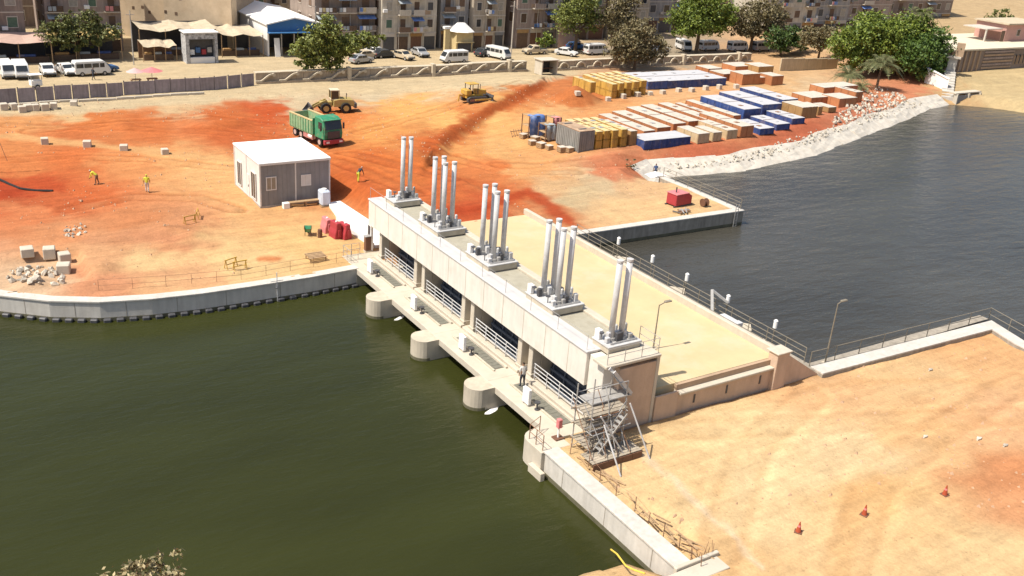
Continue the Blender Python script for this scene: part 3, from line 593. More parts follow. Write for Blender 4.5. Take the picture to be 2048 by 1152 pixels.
for s in (-1, 1): part('handle', MB().bar((.6, s*.06, .2), (-.3, s*.25, .42), .05).bar((-.3, s*.25, .42), (-.75, s*.3, 1.1), .05), BROWN, t); part('leg', MB().bar((-.2, s*.24, .4), (-.25, s*.26, -.02), .05), BROWN, t)
x, y = P(640, 475); single('oil_drum', MB().cyl((0, 0, -.02), (0, 0, .75), .2, n=12).cyl((0, 0, .25), (0, 0, .29), .22, n=12).cyl((0, 0, .5), (0, 0, .54), .22, n=12), BROWN, 'small rusty brown drum beside the green wheelbarrow', 'drum', (x, y, 0))
x, y = P(735, 503); t = thing('switch_cabinet', 'narrow brown metal cabinet at the end of the gate walkway', 'cabinet', (x, y, .02)); part('cabinet_body', MB().box(-.25, .25, -.2, .2, .1, 1.35), BROWN, t, .02); part('cabinet_base', MB().box(-.3, .3, -.25, .25, -.05, .1), CONC, t); part('cabinet_roof', MB().box(-.3, .3, -.25, .25, 1.36, 1.42), STEELG, t)
railing('thin wire fence on posts along the curved quay', [(31, 69.2), (27, 68.9), (21, 68.7), (15.5, 69.3), (11, 70.6)], .9, 2, 2.2, RUSTM, .012, zf=lambda a, b: TH(a, b)-.03, name='wire_fence')
railing('short white handrail where the quay meets the gate walkway', [(30.1, 68.6, .02), (30.1, 70.2, .02), (31.6, 70.2, .02)], 1.0, 2, .8, STEELG, .02)
t = thing('pipe_bracket', 'thin rusty pipe running down the quay face', 'pipe', (23.2, 66.85, 0)); part('riser', MB().cyl((0, 0, .9), (0, 0, -1.6), .035, n=6), STEELW, t); part('clamp', MB().box(-.09, .09, -.06, .14, -.4, -.33), STEELG, t); part('cross_bar', MB().cyl((-.5, 0, .2), (.5, 0, .2), .025, n=6), STEELG, t)
x, y = P(632, 520); t = thing('pallet_frame', 'low timber frame with a shadowed gap near the quay edge', 'frame', (x, y, 0))
for k in range(5): part('plank', MB().box(-.75, .75, -.6+k*.28, -.42+k*.28, .38, .43), WOOD, t)
for a, b in ((-.7, -.55), (.6, -.55), (-.7, .5), (.6, .5)): part('leg', MB().box(a, a+.08, b, b+.08, -.1, .38), WOOD, t)
# yellow barrier frames
for i, (px, py, rz) in enumerate([(380, 448, .3), (395, 436, 1.2), (462, 535, .4), (480, 540, .1)]):
    p = G(px, py); t = thing('site_trestle', 'small yellow tube trestle on the sand', 'trestle', p, rz, 'yellow trestles on the left bank')
    for s in (-1, 1): part('leg', MB().bar((s*.5, -.2, -.05), (s*.5, 0, .7), .05), YELLOW, t); part('leg', MB().bar((s*.5, .2, -.05), (s*.5, 0, .7), .05), YELLOW, t)
    part('top_bar', MB().bar((-.6, 0, .7), (.6, 0, .7), .07), YELLOW, t); part('mid_bar', MB().bar((-.5, -.1, .35), (.5, -.1, .35), .05), YELLOW, t)
# concrete blocks
blk = MB().box(-.42, .42, -.42, .42, -.12, .72).mesh('concrete_block', CONCW, .05)
def blocks(pts, label, group, sc=1.):
    for i, (px, py) in enumerate(pts):
        o = link('concrete_block', blk, None, G(px, py)); o.rotation_euler = (0, 0, random.uniform(-.3, .3)); o.scale = (sc*random.uniform(.85, 1.1),)*2+(sc*random.uniform(.8, 1.05),); tag(o, label, 'block', group)
blocks([(90, 288), (175, 294), (248, 300), (330, 308)], 'pale concrete block in the spaced row on the red soil', 'spaced concrete blocks on the red soil', 1.0)
blocks([(55, 510), (100, 516), (130, 524), (128, 543)], 'grey concrete block at the rim of the rubble pit', 'concrete blocks at the rubble pit', 1.05)
blocks([(1216, 202), (1246, 197), (1275, 193), (1300, 191), (1325, 188), (1357, 184), (1383, 183), (1411, 180), (1438, 178), (1472, 177), (1155, 190)], 'white concrete block in the row before the stacked pontoons', 'white blocks before the pontoons', .95)
blocks([(8, 219), (28, 219), (45, 223), (58, 221), (72, 220), (90, 219), (108, 217), (148, 212)], 'white concrete block lying below the grey hoarding', 'white blocks below the hoarding', 1.0)
# rubble in the pit and rubble heap by the river: pieces of one heap
rock_meshes = []
for k in range(6):
    mb = MB().sphere((0, 0, 0), .5, 5, 3); rr = random.Random(k); mb.v = [(x*rr.uniform(.6, 1.5), y*rr.uniform(.6, 1.3), z*rr.uniform(.5, 1.)) for x, y, z in mb.v]; rock_meshes.append(mb)
ROCKW = mat('pale_rubble', (.50, .45, .37), .95, .25, 1.5, .3, 10, rnd=.22); ROCKM = [m_.mesh('stone', ROCKW) for m_ in rock_meshes]
def heap(name, label, px_poly, n, smin, smax, cat='rubble', lift=0.):
    xs = [p[0] for p in px_poly]; ys = [p[1] for p in px_poly]; c = G(sum(xs)/len(xs), sum(ys)/len(ys)); t = thing(name, label, cat, c)
    k = 0; tr = 0
    while k < n and tr < 9000:
        tr += 1; px = random.uniform(min(xs), max(xs)); py = random.uniform(min(ys), max(ys))
        if not inside(px_poly, np.array([px]), np.array([py]))[0]: continue
        p = G(px, py); s = random.uniform(smin, smax)**1.0; o = link('stone', random.choice(ROCKM), t, p-c+Vector((0, 0, s*.15+lift))); o.scale = (s, s*random.uniform(.7, 1.1), s*random.uniform(.6, .9)); o.rotation_euler = (random.uniform(0, 6), random.uniform(0, 6), random.uniform(0, 6)); k += 1
heap('rubble_heap', 'pale broken rubble lying in the pit above the quay', [(10, 545), (60, 528), (130, 545), (130, 572), (20, 572)], 70, .15, .7)
heap('rubble_heap', 'heap of broken white stone below the palms at the river bend', [(1700, 190), (1760, 172), (1810, 195), (1840, 205), (1780, 228), (1690, 245), (1660, 250)], 290, .22, .85)
heap('stone_scatter', 'loose pale stones along the foot of the red fill slope', [(1300, 338), (1430, 318), (1560, 288), (1660, 250), (1680, 262), (1560, 305), (1420, 338), (1310, 352)], 150, .12, .45, 'stones', .1)
heap('stone_scatter', 'pale riprap stones lying on the upper half of the white bank lining', [(1340, 343), (1430, 325), (1560, 295), (1680, 252), (1760, 228), (1840, 205), (1845, 213), (1700, 262), (1560, 312), (1430, 338)], 290, .14, .48, 'stones', .26)
heap('stone_scatter', 'small clods scattered on the red soil left of the office', [(120, 455), (180, 447), (190, 470), (130, 478)], 26, .15, .5, 'stones')
for px, py, s in [(1957, 880, .35), (1850, 875, .28), (2010, 893, .32), (1860, 742, .3)]:
    o = link('pale_stone', ROCKM[1], None, G(px, py, .05)); o.scale = (s*1.6, s, s); tag(o, 'pale stone lying on the bare orange ground', 'stone', 'pale stones on the orange ground')
# white lined river slope: strip of pale mortar panels following the bank
RIPM = mat('white_mortared_slope', (.54, .50, .43), .9, .3, 1.2, .8, 4, stain=((.5, .43, .34), 1.0, .6))
t = thing('slope_lining', 'white mortared stone lining of the sloping river bank', 'bank lining', (110, 88, -1.4))
rp = [Vector(p) for p in RIP[0:8]]; samp = []
for a, b in zip(rp[:-1], rp[1:]):
    n = max(1, int((b-a).length/3.0)); samp += [a.lerp(b, k/n) for k in range(n)]
samp.append(rp[-1])
w_j = lambda q: q.x*.35
for i in range(len(samp)-1):
    a, b = samp[i], samp[i+1]
    def off(j):
        d = (samp[min(j+1, len(samp)-1)]-samp[max(j-1, 0)]).normalized(); return Vector((-d.y, d.x))
    na, nb = off(i), off(i+1); wd = 3.5; vs = []; fs = []
    K = 7
    for r_ in range(K+1):
        f_ = -.5+(wd+.5)*r_/K
        for q, nn in ((a, na), (b, nb)):
            w_ = q+nn*f_*(1+.12*math.sin(w_j(q))); vs.append((w_.x, w_.y, -1.76+max(f_, -.3)*.48+random.uniform(-.09, .09)))
    for r_ in range(K): fs.append((r_*2, r_*2+1, r_*2+3, r_*2+2))
    n0 = len(vs); vs += [(x, y, z-.35) for x, y, z in vs[:]]
    fs += [(0, n0, n0+1, 1), (2*K, 2*K+1, n0+2*K+1, n0+2*K)]+[(r_*2, r_*2+2, n0+r_*2+2, n0+r_*2) for r_ in range(K)]+[(r_*2+1, n0+r_*2+1, n0+r_*2+3, r_*2+3) for r_ in range(K)]
    wpart('lining_panel', MB().add(vs, fs), RIPM, t)

# ------------------------------------------------------------------ promontory gear
x, y = P(1357, 408); t = thing('pump_unit', 'dark red pump housing with pink top on the promontory', 'pump', (x, y, 0), .1)
part('housing', MB().extr([(-1.2, .1), (1.2, .1), (1.2, .95), (.7, 1.25), (-1.2, 1.25)], -.7, .7, 0, 'y'), RED, t, .05); part('canopy', MB().box(-1.25, .65, -.75, .75, 1.26, 1.36), PINK, t, .02)
part('exhaust', MB().cyl((-.6, 0, 1.3), (-.6, 0, 1.9), .07, n=8), STEELD, t)
for s in (-1, 1): part('skid', MB().box(-1.4, 1.4, s*.6-.08, s*.6+.08, -.05, .1), STEELD, t)
railing('river railing at the end of the sandy promontory', [(73.0, 79.5, .06), (73.0, 67.2, .06)], 1.1, 3, 2.0, STEELB, .025)
p = P(1365, 425); t = thing('scrap_pile', 'dark pile of pipe offcuts on the sand beside the red pump', 'scrap', (*p, 0))
for k in range(9): a = random.uniform(0, 3.1); part('offcut', MB().cyl((-.5*math.cos(a)+random.uniform(-.8, .8), -.5*math.sin(a)+random.uniform(-.3, .3), .08+.06*(k % 3)), (.5*math.cos(a)+random.uniform(-.8, .8), .5*math.sin(a), .12+.06*(k % 3)), .07, n=6), (STEELD, RUSTM, STEELG)[k % 3], t)
p = P(1408, 412); single('cable_drum', MB().cyl((-.25, 0, .4), (.25, 0, .4), .22, n=12).cyl((-.3, 0, .4), (-.22, 0, .4), .42, n=14).cyl((.22, 0, .4), (.3, 0, .4), .42, n=14), BROWN, 'small brown cable drum near the tip of the promontory', 'cable drum', (*p, 0))
t = thing('steel_ladder', 'narrow steel ladder on the quay face of the promontory', 'ladder', (72.0, 66.8, 0))
for s in (-.2, .2): part('stringer', MB().bar((s, -.1, .9), (s, -.1, -2.2), .05), STEELG, t)
for k in range(9): part('rung', MB().bar((-.2, -.1, .6-k*.3), (.2, -.1, .6-k*.3), .035), STEELG, t)
p = P(1312, 352); single('white_tarpaulin', MB().add([(-1.2, -.6, .02), (0, -.7, .25), (1.2, -.5, .02), (-1.1, .3, .1), (.1, .35, .45), (1.2, .4, .05), (-1, .9, .02), (0, 1, .1), (1.1, .9, .02)], [(0, 1, 4, 3), (1, 2, 5, 4), (3, 4, 7, 6), (4, 5, 8, 7)]), WHITE, 'crumpled white sheet on the shore beside the promontory', 'sheet', (*p, .02))
# lamp posts
def lamp_post(label, x, y, z, h, arm):
    t = thing('lamp_post', label, 'lamp post', (x, y, z)); part('pole', MB().cyl((0, 0, -.05), (0, 0, h),   .06, .035, n=8), STEELB, t)
    part('arm', MB().bar((0, 0, h-.05), (arm, -.05, h+.15), .05), STEELB, t); part('lamp_head', MB().box(arm-.1, arm+.45, -.17, .07, h+.1, h+.2), STEELB, t, .03); part('base_plate', MB().box(-.2, .2, -.2, .2, -.03, .05), CONC, t)
lamp_post('tall grey lamp post beside the river wall of the orange ground', 53.2, 38.7, .02, 4.6, .35)
lamp_post('slim lamp post on the sanded road deck beyond the roof', 40.3, 42.6, ROAD, 3.2, .5)

# ------------------------------------------------------------------ right bank
railing('railing outside the white capped river wall', [(51.6, 38.75, .1), (71.8, 38.1, .1), (70.75, 34, .1), (70.1, 20, .1)], 1.1, 2, 2.4, STEELB, .028)
for y in (38.75,):
    o = single('bracket_walk', MB().box(51.2, 72.2, 38.32, 39.1, -.25, .06), CONCD, 'narrow concrete bracket walkway outside the river wall', 'walkway', (0, 0, 0))
for i, (px, py) in enumerate([(1889, 990), (1728, 1030), (1596, 1065)]):
    t = thing('traffic_cone', 'orange red traffic cone standing on the bare sand', 'cone', G(px, py), .3*i, 'cones on the bare sand')
    part('cone_body', MB().cyl((0, 0, .03), (0, 0, .62), .15, .025, n=12), mat('cone_red', (.36, .07, .03), .6, .15, 4), t); part('base', MB().box(-.2, .2, -.2, .2, -.02, .035), BROWN, t, .01); part('band', MB().cyl((0, 0, .33), (0, 0, .43), .092, .074, n=12), PINK, t)
# scaffolding tower at the barrage end
t = thing('scaffold_tower', 'steel tube scaffold tower with plank decks and stair at the barrage end', 'scaffold', (31.8, 36.4, 0))
SX = [30.3, 31.5, 32.7]; SY = [36.1, 37.6]
for x in SX:
    for y in SY: wpart('standard', MB().cyl((x, y, -.1), (x, y, 4.2 if y > 37 else 3.4), .04, n=6), STEELG, t)
for z in (.75, 1.75, 2.75):
    for y in SY: wpart('ledger', MB().cyl((SX[0]-.2, y, z-.06), (SX[-1]+.2, y, z-.06), .03, n=6), RUSTM, t)
    for x in SX: wpart('transom', MB().cyl((x, SY[0]-.2, z-.02), (x, SY[1]+.2, z-.02), .03, n=6), STEELG, t)
    for k in range(5):
        if z == 1.75 and k == 0: continue
        wpart('plank', MB().box(SX[0]-.1, (SX[-1] if z < 2 else SX[-1]+.2), SY[0]+.03+k*.31, SY[0]+.29+k*.31, z, z+.045), GWOOD, t)
for z in (1.2, 2.2, 3.25):
    for y in SY: wpart('guard_rail', MB().cyl((SX[0], y, z+.4), (SX[-1], y, z+.4), .025, n=6), STEELG, t)
for a, b in (((SX[0], SY[0], .1), (SX[1], SY[0], 1.7)), ((SX[1], SY[0], 1.8), (SX[2], SY[0], 3.3)), ((SX[0], SY[1], .1), (SX[0], SY[0], 1.7)), ((SX[2], SY[0], .1), (SX[1], SY[0], 1.7))): wpart('brace', MB().cyl(a, b, .025, n=6), STEELG, t)
for k in range(8): wpart('stair_tread', MB().box(30.7+k*.2, 30.92+k*.2, 35.55, 36.0, .8+k*.24, .84+k*.24), STEELG, t)
for y in (35.55, 36.0): wpart('stringer', MB().bar((30.6, y, .65), (32.4, y, 2.8), .04, .10), STEELG, t)
for a, b in (((32.8, 35.9, 3.2), (33.7, 34.6, -.05)), ((30.9, 35.7, 2.4), (31.1, 34.0, -.05)), ((30.6, 35.7, 3.0), (32.2, 35.2, .4))): wpart('raker', MB().cyl(a, b, .05, n=6), STEELW, t)
t = thing('timber_platform', 'low dark timber platform under the scaffold tower', 'platform', (31.6, 35.6, 0))
for k in range(6): wpart('plank', MB().box(29.9, 33.4, 35.05+k*.2, 35.23+k*.2, .42, .47), GWOOD, t)
for x in (30.1, 31.6, 33.1): wpart('bearer', MB().box(x, x+.12, 35.05, 36.25, .28, .418), WOOD, t); wpart('leg', MB().box(x, x+.1, 35.1, 35.2, -.1, .278), WOOD, t)
for k in range(5): wpart('skirt_board', MB().box(29.9+k*.7, 30.58+k*.7, 34.98, 35.03, -.08, .40), BROWN, t)
for k in range(3): wpart('side_board', MB().box(33.4, 33.45, 35.05+k*.42, 35.43+k*.42, -.08, .40), BROWN, t)
t = thing('scaffold_tubes', 'loose scaffold tubes leaning over the plank decks', 'tubes', (31.5, 36, 0))
for k in range(10): x = 30.1+.27*k; wpart('tube', MB().cyl((x, 35.4+.5*math.sin(k*2.), .5+.2*(k % 3)), (x+random.uniform(-.5, .5), 36.9+.4*math.cos(k), 3.2+random.uniform(-.8, 1.0)), .025, n=5), (RUSTM, STEELB, STEELG)[k % 3], t)
for k in range(4): wpart('tube', MB().cyl((30.2, 35.7+.27*k, 1.85+.14*(k % 3)), (32.9, 35.75+.27*k, 1.95+.15*(k % 2)), .028, n=5), STEELG, t)
t = thing('end_stair', 'white steel stair frame against the roof end of the barrage', 'stairs', (32.2, 38.2, 2.2))
wpart('landing', MB().box(31.0, 33.9, 37.05, 38.25, 2.86, 2.93), STEELG, t); wpart('stringer', MB().bar((32.4, 37.1, 4.7), (33.9, 37.1, 2.95), .06, .2), STEELW, t); wpart('stringer', MB().bar((32.4, 37.55, 4.7), (33.9, 37.55, 2.95), .06, .2), STEELW, t)
for k in range(7): wpart('tread', MB().box(32.45+k*.2, 32.66+k*.2, 37.12, 37.54, 4.5-k*.24, 4.53-k*.24), STEELG, t)
for x in (31.05, 33.5): wpart('post', MB().cyl((x, 37.05, -.05), (x, 37.05, 3.9), .04, n=6), STEELG, t)
wpart('hand_rail', MB().cyl((31.05, 37.05, 3.9), (33.5, 37.05, 3.9), .03, n=6), STEELG, t)
x, y = 29.4, 38.6; t = thing('warning_post', 'red and white warning post on the abutment nose', 'post', (x+.7, y+.1, .05)); part('post', MB().cyl((0, 0, 0), (0, 0, 1.05), .06, n=8), WHITE, t); part('marker', MB().box(-.14, .14, -.14, .14, .72, 1.3), PINK, t, .03); part('foot', MB().box(-.3, .3, -.25, .25, 0, .08), BROWN, t)
railing('rusty tube guard rail round the abutment nose', [(28.55, 38.0, .05), (28.55, 39.4, .05), (29.6, 39.9, .05)], 1.0, 2, .9, RUSTM, .022)
# stakes and wire along the front quay
t = thing('stake_fence', 'crooked rusty stakes and wire along the white quay wall', 'fence', (29.8, 32, 0))
prev = None
for k, yy in enumerate([37.0, 35.4, 34.0, 32.7, 31.2, 29.9, 28.8, 27.7, 26.6, 26.0]):
    xx = 29.75+.12*math.sin(k*2.1); zz = TH(xx, yy) if 0 else 0.; top = Vector((xx+random.uniform(-.15, .15), yy+random.uniform(-.12, .12), .75+random.uniform(-.1, .25)))
    wpart('stake', MB().cyl((xx, yy, -.15), tuple(top), .025, n=5), RUSTM, t)
    if prev is not None: wpart('wire', MB().cyl(tuple(prev*.6+Vector((xx, yy, 0))*.0+prev*.4), tuple(top), .010, n=4), RUSTM, t)
    prev = top
t = thing('plank_litter', 'scattered boards and offcuts lying behind the white quay wall', 'boards', (30, 31, .05))
for k in range(26):
    yy = random.uniform(26.2, 36.4); xx = 29.8+random.uniform(0, .7)*(1 if yy > 30 else 1.4); a = random.uniform(1.1, 2.0); l_ = random.uniform(.3, .9); dx, dy = l_*math.cos(a), l_*math.sin(a); z0 = max(TH(xx, yy), -.1)+.07
    wpart('board', MB().bar((xx-dx, yy-dy, z0), (xx+dx, yy+dy, z0+random.uniform(0, .06)), .09, .03), WOOD, t)
pts = [Vector((*P(1222, 1099, -1.0), -1.0)), Vector((*P(1234, 1108, -.6), -.6)), Vector((*P(1243, 1120, -.45), -.45)), Vector((*P(1252, 1132, -.3), -.3)), Vector((*P(1268, 1140, -.1), -.1)), Vector((*P(1290, 1147, .12), .12))]
single('hose', MB().path([tuple(p-pts[3]) for p in pts], .045, 8), mat('yellow_hose', (.70, .50, .08), .5, .15, 5), 'yellow hose hanging over the quay end into the water', 'hose', pts[3])
t = thing('end_slab', 'pale concrete slab edge at the lower end of the white quay', 'slab', (28.5, 26, 0)); wpart('slab', MB().box(26.4, 31.0, 25.3, 26.25, -1.6, .08), CONCW, t, .03); wpart('kerb_beam', MB().box(28.4, 31.2, 26.28, 26.5, -.2, .22), CONCW, t, .03)
t = thing('rebar_mat', 'bent reinforcing bars sticking up at the lower quay end', 'rebar', (30.2, 26.6, 0))
for k in range(10): wpart('bar', MB().cyl((29.7+.16*k, 26.6+.1*math.sin(k*3), -.1), (29.7+.16*k+random.uniform(-.3, .3), 26.6+random.uniform(-.3, .3), random.uniform(.3, .95)), .015, n=4), RUSTM, t)

# ------------------------------------------------------------------ pontoons and crates in the storage yard
TOPW = mat('weathered_pale_deck', (.52, .47, .40), .9, .2, 1.5, .2, 10, stain=((.42, .32, .22), 1.0, .5)); TOPB = mat('bluish_white_deck', (.46, .46, .47), .85, .12, 1.5, stain=((.40, .42, .46), 1.2, .4)); TOPY = mat('yellow_washed_deck', (.58, .46, .24), .85, .15, 1.5)
PBLUE = mat('pontoon_blue', (.045, .085, .25), .55, .25, 1.5, streak=.3, rnd=.2, stain=((.26, .22, .2), 1.1, .6)); PYEL = mat('pontoon_yellow', (.56, .34, .075), .6, .2, 2., streak=.3, rnd=.12, stain=((.34, .2, .1), 1.2, .6)); PORA = mat('pontoon_orange', (.40, .17, .075), .6, .2, 1.5, rnd=.18); PBRN = mat('crate_brown', (.40, .24, .10), .7, .25, 2., rnd=.15); PBEI = mat('crate_beige', (.50, .38, .22), .75, .2, 2., rnd=.1)
PGRY = mat('container_grey', (.27, .27, .25), .6, .2, 1., streak=.25); RUSTR = mat('rusty_roof', (.42, .30, .20), .8, .35, 1.2, stain=((.22, .11, .06), 1.5, .7))
def pontoon(px0, py0, px1, depth, h, M, MT, label, cat='pontoon', group=None, zoff=0., name='pontoon', tiers=1, ribs=True, row=None):
    p0 = G(px0, py0)
    if row is not None:
        for _ in range(6): py0 += (p0.y-row)*2.2; p0 = G(px0, py0)
    x1 = P(px1, py0-.14*(px1-px0), p0.z)[0]; w = max(.9, x1-p0.x-.46)
    hh = h/tiers
    for ti in range(tiers):
        t = thing(name, label if not isinstance(label, (list, tuple)) else label[ti], cat, (p0.x, p0.y, p0.z-.05+zoff+ti*(hh+.02)), random.uniform(-.006, .006), group)
        part('hull', MB().box(.02, w-.02, 0, depth, .06 if ti == 0 else 0, hh-.06), M, t, .04)
        part('deck_plate', MB().box(0, w, -.03, depth+.03, hh-.058, hh), MT if ti == tiers-1 else M, t, .015)
        if ribs:
            n = max(2, round(w/1.2))
            for k in range(n+1): part('rib', MB().box(.02+k*(w-.14)/n, .12+k*(w-.14)/n, -.05, -.001, .06, hh-.06), M, t)
            n = max(2, round(depth/1.5))
            for k in range(n+1): part('rib', MB().box(-.03, .019, k*(depth-.1)/n, .1+k*(depth-.1)/n, .06, hh-.06), M, t)
        if ti == tiers-1 and depth > 4:
            for k in range(2): part('hatch', MB().box(w*.3, w*.3+.6, depth*(.2+.5*k), depth*(.2+.5*k)+.6, hh+.001, hh+.06), (RUSTM, MT, STEELG)[int(px0+k) % 3], t)
            part('strap', MB().box(-.01, w+.01, depth*.5, depth*.5+.12, hh+.001, hh+.03), BROWN, t)
        part('skid', MB().box(.1, .3, .05, depth-.05, -.12, .055), STEELD, t) if ti == 0 else None
g = 'yellow boxes stacked in the far yard row'
for k in range(5):
    x0 = 1222+k*14.4; pontoon(x0, 198-2.0*k*.98, x0+13.6, 7.5, 2.2, PYEL, TOPY, ['yellow steel box at the bottom of the far yard stack', 'yellow steel box on top of the far yard stack'], 'box', g, name='steel_box', tiers=2)
pontoon(1180, 186, 1192, 4.5, 1.6, PYEL, TOPY, 'single yellow box standing left of the far yellow stack', 'box', name='steel_box')
for k in range(4):
    x0 = 1295+k*38.5; pontoon(x0, 184-k*3.9, x0+37.5, 7.0, 1.35, PBLUE, TOPB, 'blue pontoon with white deck in the far row of four', 'pontoon', 'blue pontoons in the far row', row=116.6)
far_cr = [(1415, 152, 1440, 3.2, 1.3, PORA), (1445, 163, 1478, 3.5, 1.3, PORA), (1470, 146, 1505, 3.5, 1.2, PORA), (1483, 171, 1515, 3.0, 1.9, PORA), (1514, 169, 1535, 2.6, 1.2, PORA), (1542, 172, 1564, 3.0, 1.7, PORA), (1515, 151, 1542, 3.5, 1.6, PBRN)]
for px0, py0, px1, dp, h, M in far_cr: pontoon(px0, py0, px1, dp, h, M, TOPW, 'rust orange crate in the loose group beyond the blue pontoons', 'crate', 'orange crates beyond the far blue pontoons', name='steel_crate')
# near rows
for k, (q0, q1) in enumerate([(1190, 1204), (1205.5, 1219), (1222, 1238), (1240, 1257)]):
    pontoon(q0, 299-(q0-1190)*.09, q1, 6.5, 2.2, PYEL, TOPY, ['yellow box at the bottom of the stack beside the grey container', 'yellow box on top of the stack beside the grey container'], 'box', 'yellow boxes beside the grey container', name='steel_box', tiers=2)
pontoon(1258, 292, 1276, 6, 1.9, PBRN, TOPW, 'brown box with pale lid next to the yellow stacks', 'box', name='steel_box')
rows = [(1286, 276, 1312, 9.5, .95), (1313, 270, 1344, 9.5, .95), (1345, 262, 1373, 10, 1.0), (1375, 257, 1402, 10, 1.0), (1409, 252, 1433, 10, 1.0), (1436, 248, 1448, 9, 1.0)]
for px0, py0, px1, dp, h in rows: pontoon(px0, py0, px1, dp, h, PORA, TOPW, 'long rust orange pontoon with pale deck in the middle row', 'pontoon', 'orange pontoons in the middle row')
pontoon(1287, 302, 1380, 3.0, 1.25, PBLUE, TOPB, 'long blue pontoon lying lengthwise beside the fill slope', 'pontoon')
for i, (px0, py0, px1, dp, h, M, lab) in enumerate([(1394, 288, 1420, 4, 1.35, PBEI, 'wide beige crate next to the long blue pontoon'), (1424, 284, 1446, 3.5, 1.25, PBEI, 'small beige crate between two other beige crates'), (1452, 280, 1477, 5.5, 1.3, PBEI, 'long beige crate beside the tall orange pontoon'), (1479, 276, 1507, 8, 1.6, PORA, 'tall orange pontoon with a pale lid before the small blue ones')]): pontoon(px0, py0, px1, dp, h, M, TOPW, lab, 'crate' if i < 3 else 'pontoon', name='steel_crate' if i < 3 else 'pontoon')
for px0, py0, px1 in [(1518, 271, 1549), (1552, 262, 1581), (1583, 250, 1610)]: pontoon(px0, py0, px1, 5.0, .95, PBLUE, TOPB, 'small blue pontoon with white deck at the edge of the fill slope', 'pontoon', 'small blue pontoons near the slope')
pontoon(1465, 246, 1483, 10, 1.1, PORA, TOPW, 'orange pontoon alongside the raised blue pontoons', 'pontoon')
for px0, py0, px1 in [(1485, 243, 1520), (1522, 233, 1560), (1563, 223, 1594)]: pontoon(px0, py0, px1, 9, 1.75, PBLUE, TOPB, 'large blue pontoon with white deck in the raised middle row', 'pontoon', 'large blue pontoons in the middle row')
for i, (px0, py0, px1, dp, h, M, lab) in enumerate([(1601, 239, 1632, 4, 1.8, PBRN, 'brown slatted crate next to the large blue pontoons'), (1634, 232, 1646, 3, 1.4, PBRN, 'narrow brown crate between two other crates near the slope'), (1655, 226, 1673, 3, .9, PBRN, 'low brown crate near the orange crates'), (1676, 216, 1710, 3.5, 1.5, PORA, 'orange crate at the foot of the stack near the palms'), (1620, 212, 1662, 4, 1.3, PORA, 'flat orange crate behind the brown crates'), (1645, 196, 1706, 3.0, 1.7, PORA, 'long orange crate below the palms'), (1708, 206, 1724, 4.5, 1.8, PORA, 'narrow orange crate at the end of the yard near the rubble')]): pontoon(px0, py0, px1, dp, h, M, TOPW, lab, 'crate', None, name='steel_crate')
# grey container
p = G(1156, 306); t = thing('shipping_container', 'grey corrugated steel container with a rusty roof', 'container', p, .02)
part('container_body', MB().box(0, 2.15, 0, 4.6, .05, 2.5), PGRY, t, .02); part('container_roof', MB().box(-.03, 2.18, -.03, 4.63, 2.502, 2.58), RUSTR, t)
for k in range(13): part('corrugation', MB().box(-.05, -.001, .15+k*.34, .32+k*.34, .2, 2.4), PGRY, t)
for k in range(6): part('corrugation', MB().box(.12+k*.33, .28+k*.33, -.05, -.001, .2, 2.4), PGRY, t)
for x in (-.06, 2.09): part('corner_post', MB().box(x, x+.12, -.07, .05, 0, 2.56), PGRY, t)
for y in (.7, 3.6): part('roof_patch', MB().box(.5, 1.6, y, y+.35, 2.582, 2.62), STEELD, t)
# tarpaulin covered racks
def tarp_rack(px, py, label, M, w, d, h):
    p = G(px, py); t = thing('storage_rack', label, 'rack', p)
    for x in (0, w):
        for y in (0, d): part('post', MB().box(x-.05, x+.05, y-.05, y+.05, -.1, h), RUSTM, t)
    for z in (.4, h*.55, h): part('shelf', MB().box(0, w, 0, d, z-.08, z-.02), WOOD, t)
    vs = []; fs = []; n, m_ = 9, 7
    for i in range(n):
        for j in range(m_):
            u = i/(n-1); v = j/(m_-1); s_ = v*(h+.8)
            yy = .6-s_ if s_ < .7 else -.1-.12*math.sin(6*u+2*v); zz = h+.03 if s_ < .7 else max(.15+.35*abs(u-.45), h+.03-(s_-.7)*(1.15-.3*abs(u-.5)))
            vs.append((u*w+.06*math.sin(9*v+i), yy+.08*math.sin(u*14), zz+.05*math.sin(u*11)))
    for i in range(n-1):
        for j in range(m_-1): a = i*m_+j; fs.append((a, a+1, a+m_+1, a+m_))
    part('tarpaulin', MB().add(vs, fs), M, t, smooth=True); return t
TB = mat('blue_tarpaulin', (.12, .22, .50), .6, .25, 2., stain=((.45, .50, .60), 1.2, .7)); TP = mat('pink_tarpaulin', (.62, .25, .24), .6, .2, 2.); TG = mat('grey_tarpaulin', (.34, .38, .40), .6, .2, 2.)
tarp_rack(1056, 278, 'storage rack draped with a blue striped tarpaulin', TB, 2.3, 1.6, 2.8); tarp_rack(1090, 285, 'storage rack with a grey cloth beside the blue draped rack', TG, 1.5, 1.6, 2.1); tarp_rack(1104, 274, 'rack with a pink cloth behind the grey container', TP, 1.2, 1.6, 2.4)
for i, (px, py) in enumerate([(1046, 276), (1064, 290), (1082, 296), (1098, 299), (1123, 304), (1138, 304), (1070, 283)]):
    t = thing('wooden_crate', 'small pale wooden crate in front of the draped racks', 'crate', G(px, py), random.uniform(-.3, .3), 'small crates before the draped racks')
    s = random.uniform(.35, .55)
    for k in range(3): part('board', MB().box(-s, s, -s-.03, -s, .02+k*s*.5, s*.42+k*s*.5), WOOD, t); part('board', MB().box(-s-.03, -s, -s, s, .02+k*s*.5, s*.42+k*s*.5), WOOD, t)
    part('box_core', MB().box(-s+.01, s-.01, -s+.01, s-.01, 0, s*1.35), (WOOD, PBEI)[i % 2], t); part('lid', MB().box(-s-.04, s+.04, -s-.04, s+.04, s*1.4, s*1.48), TOPW, t)
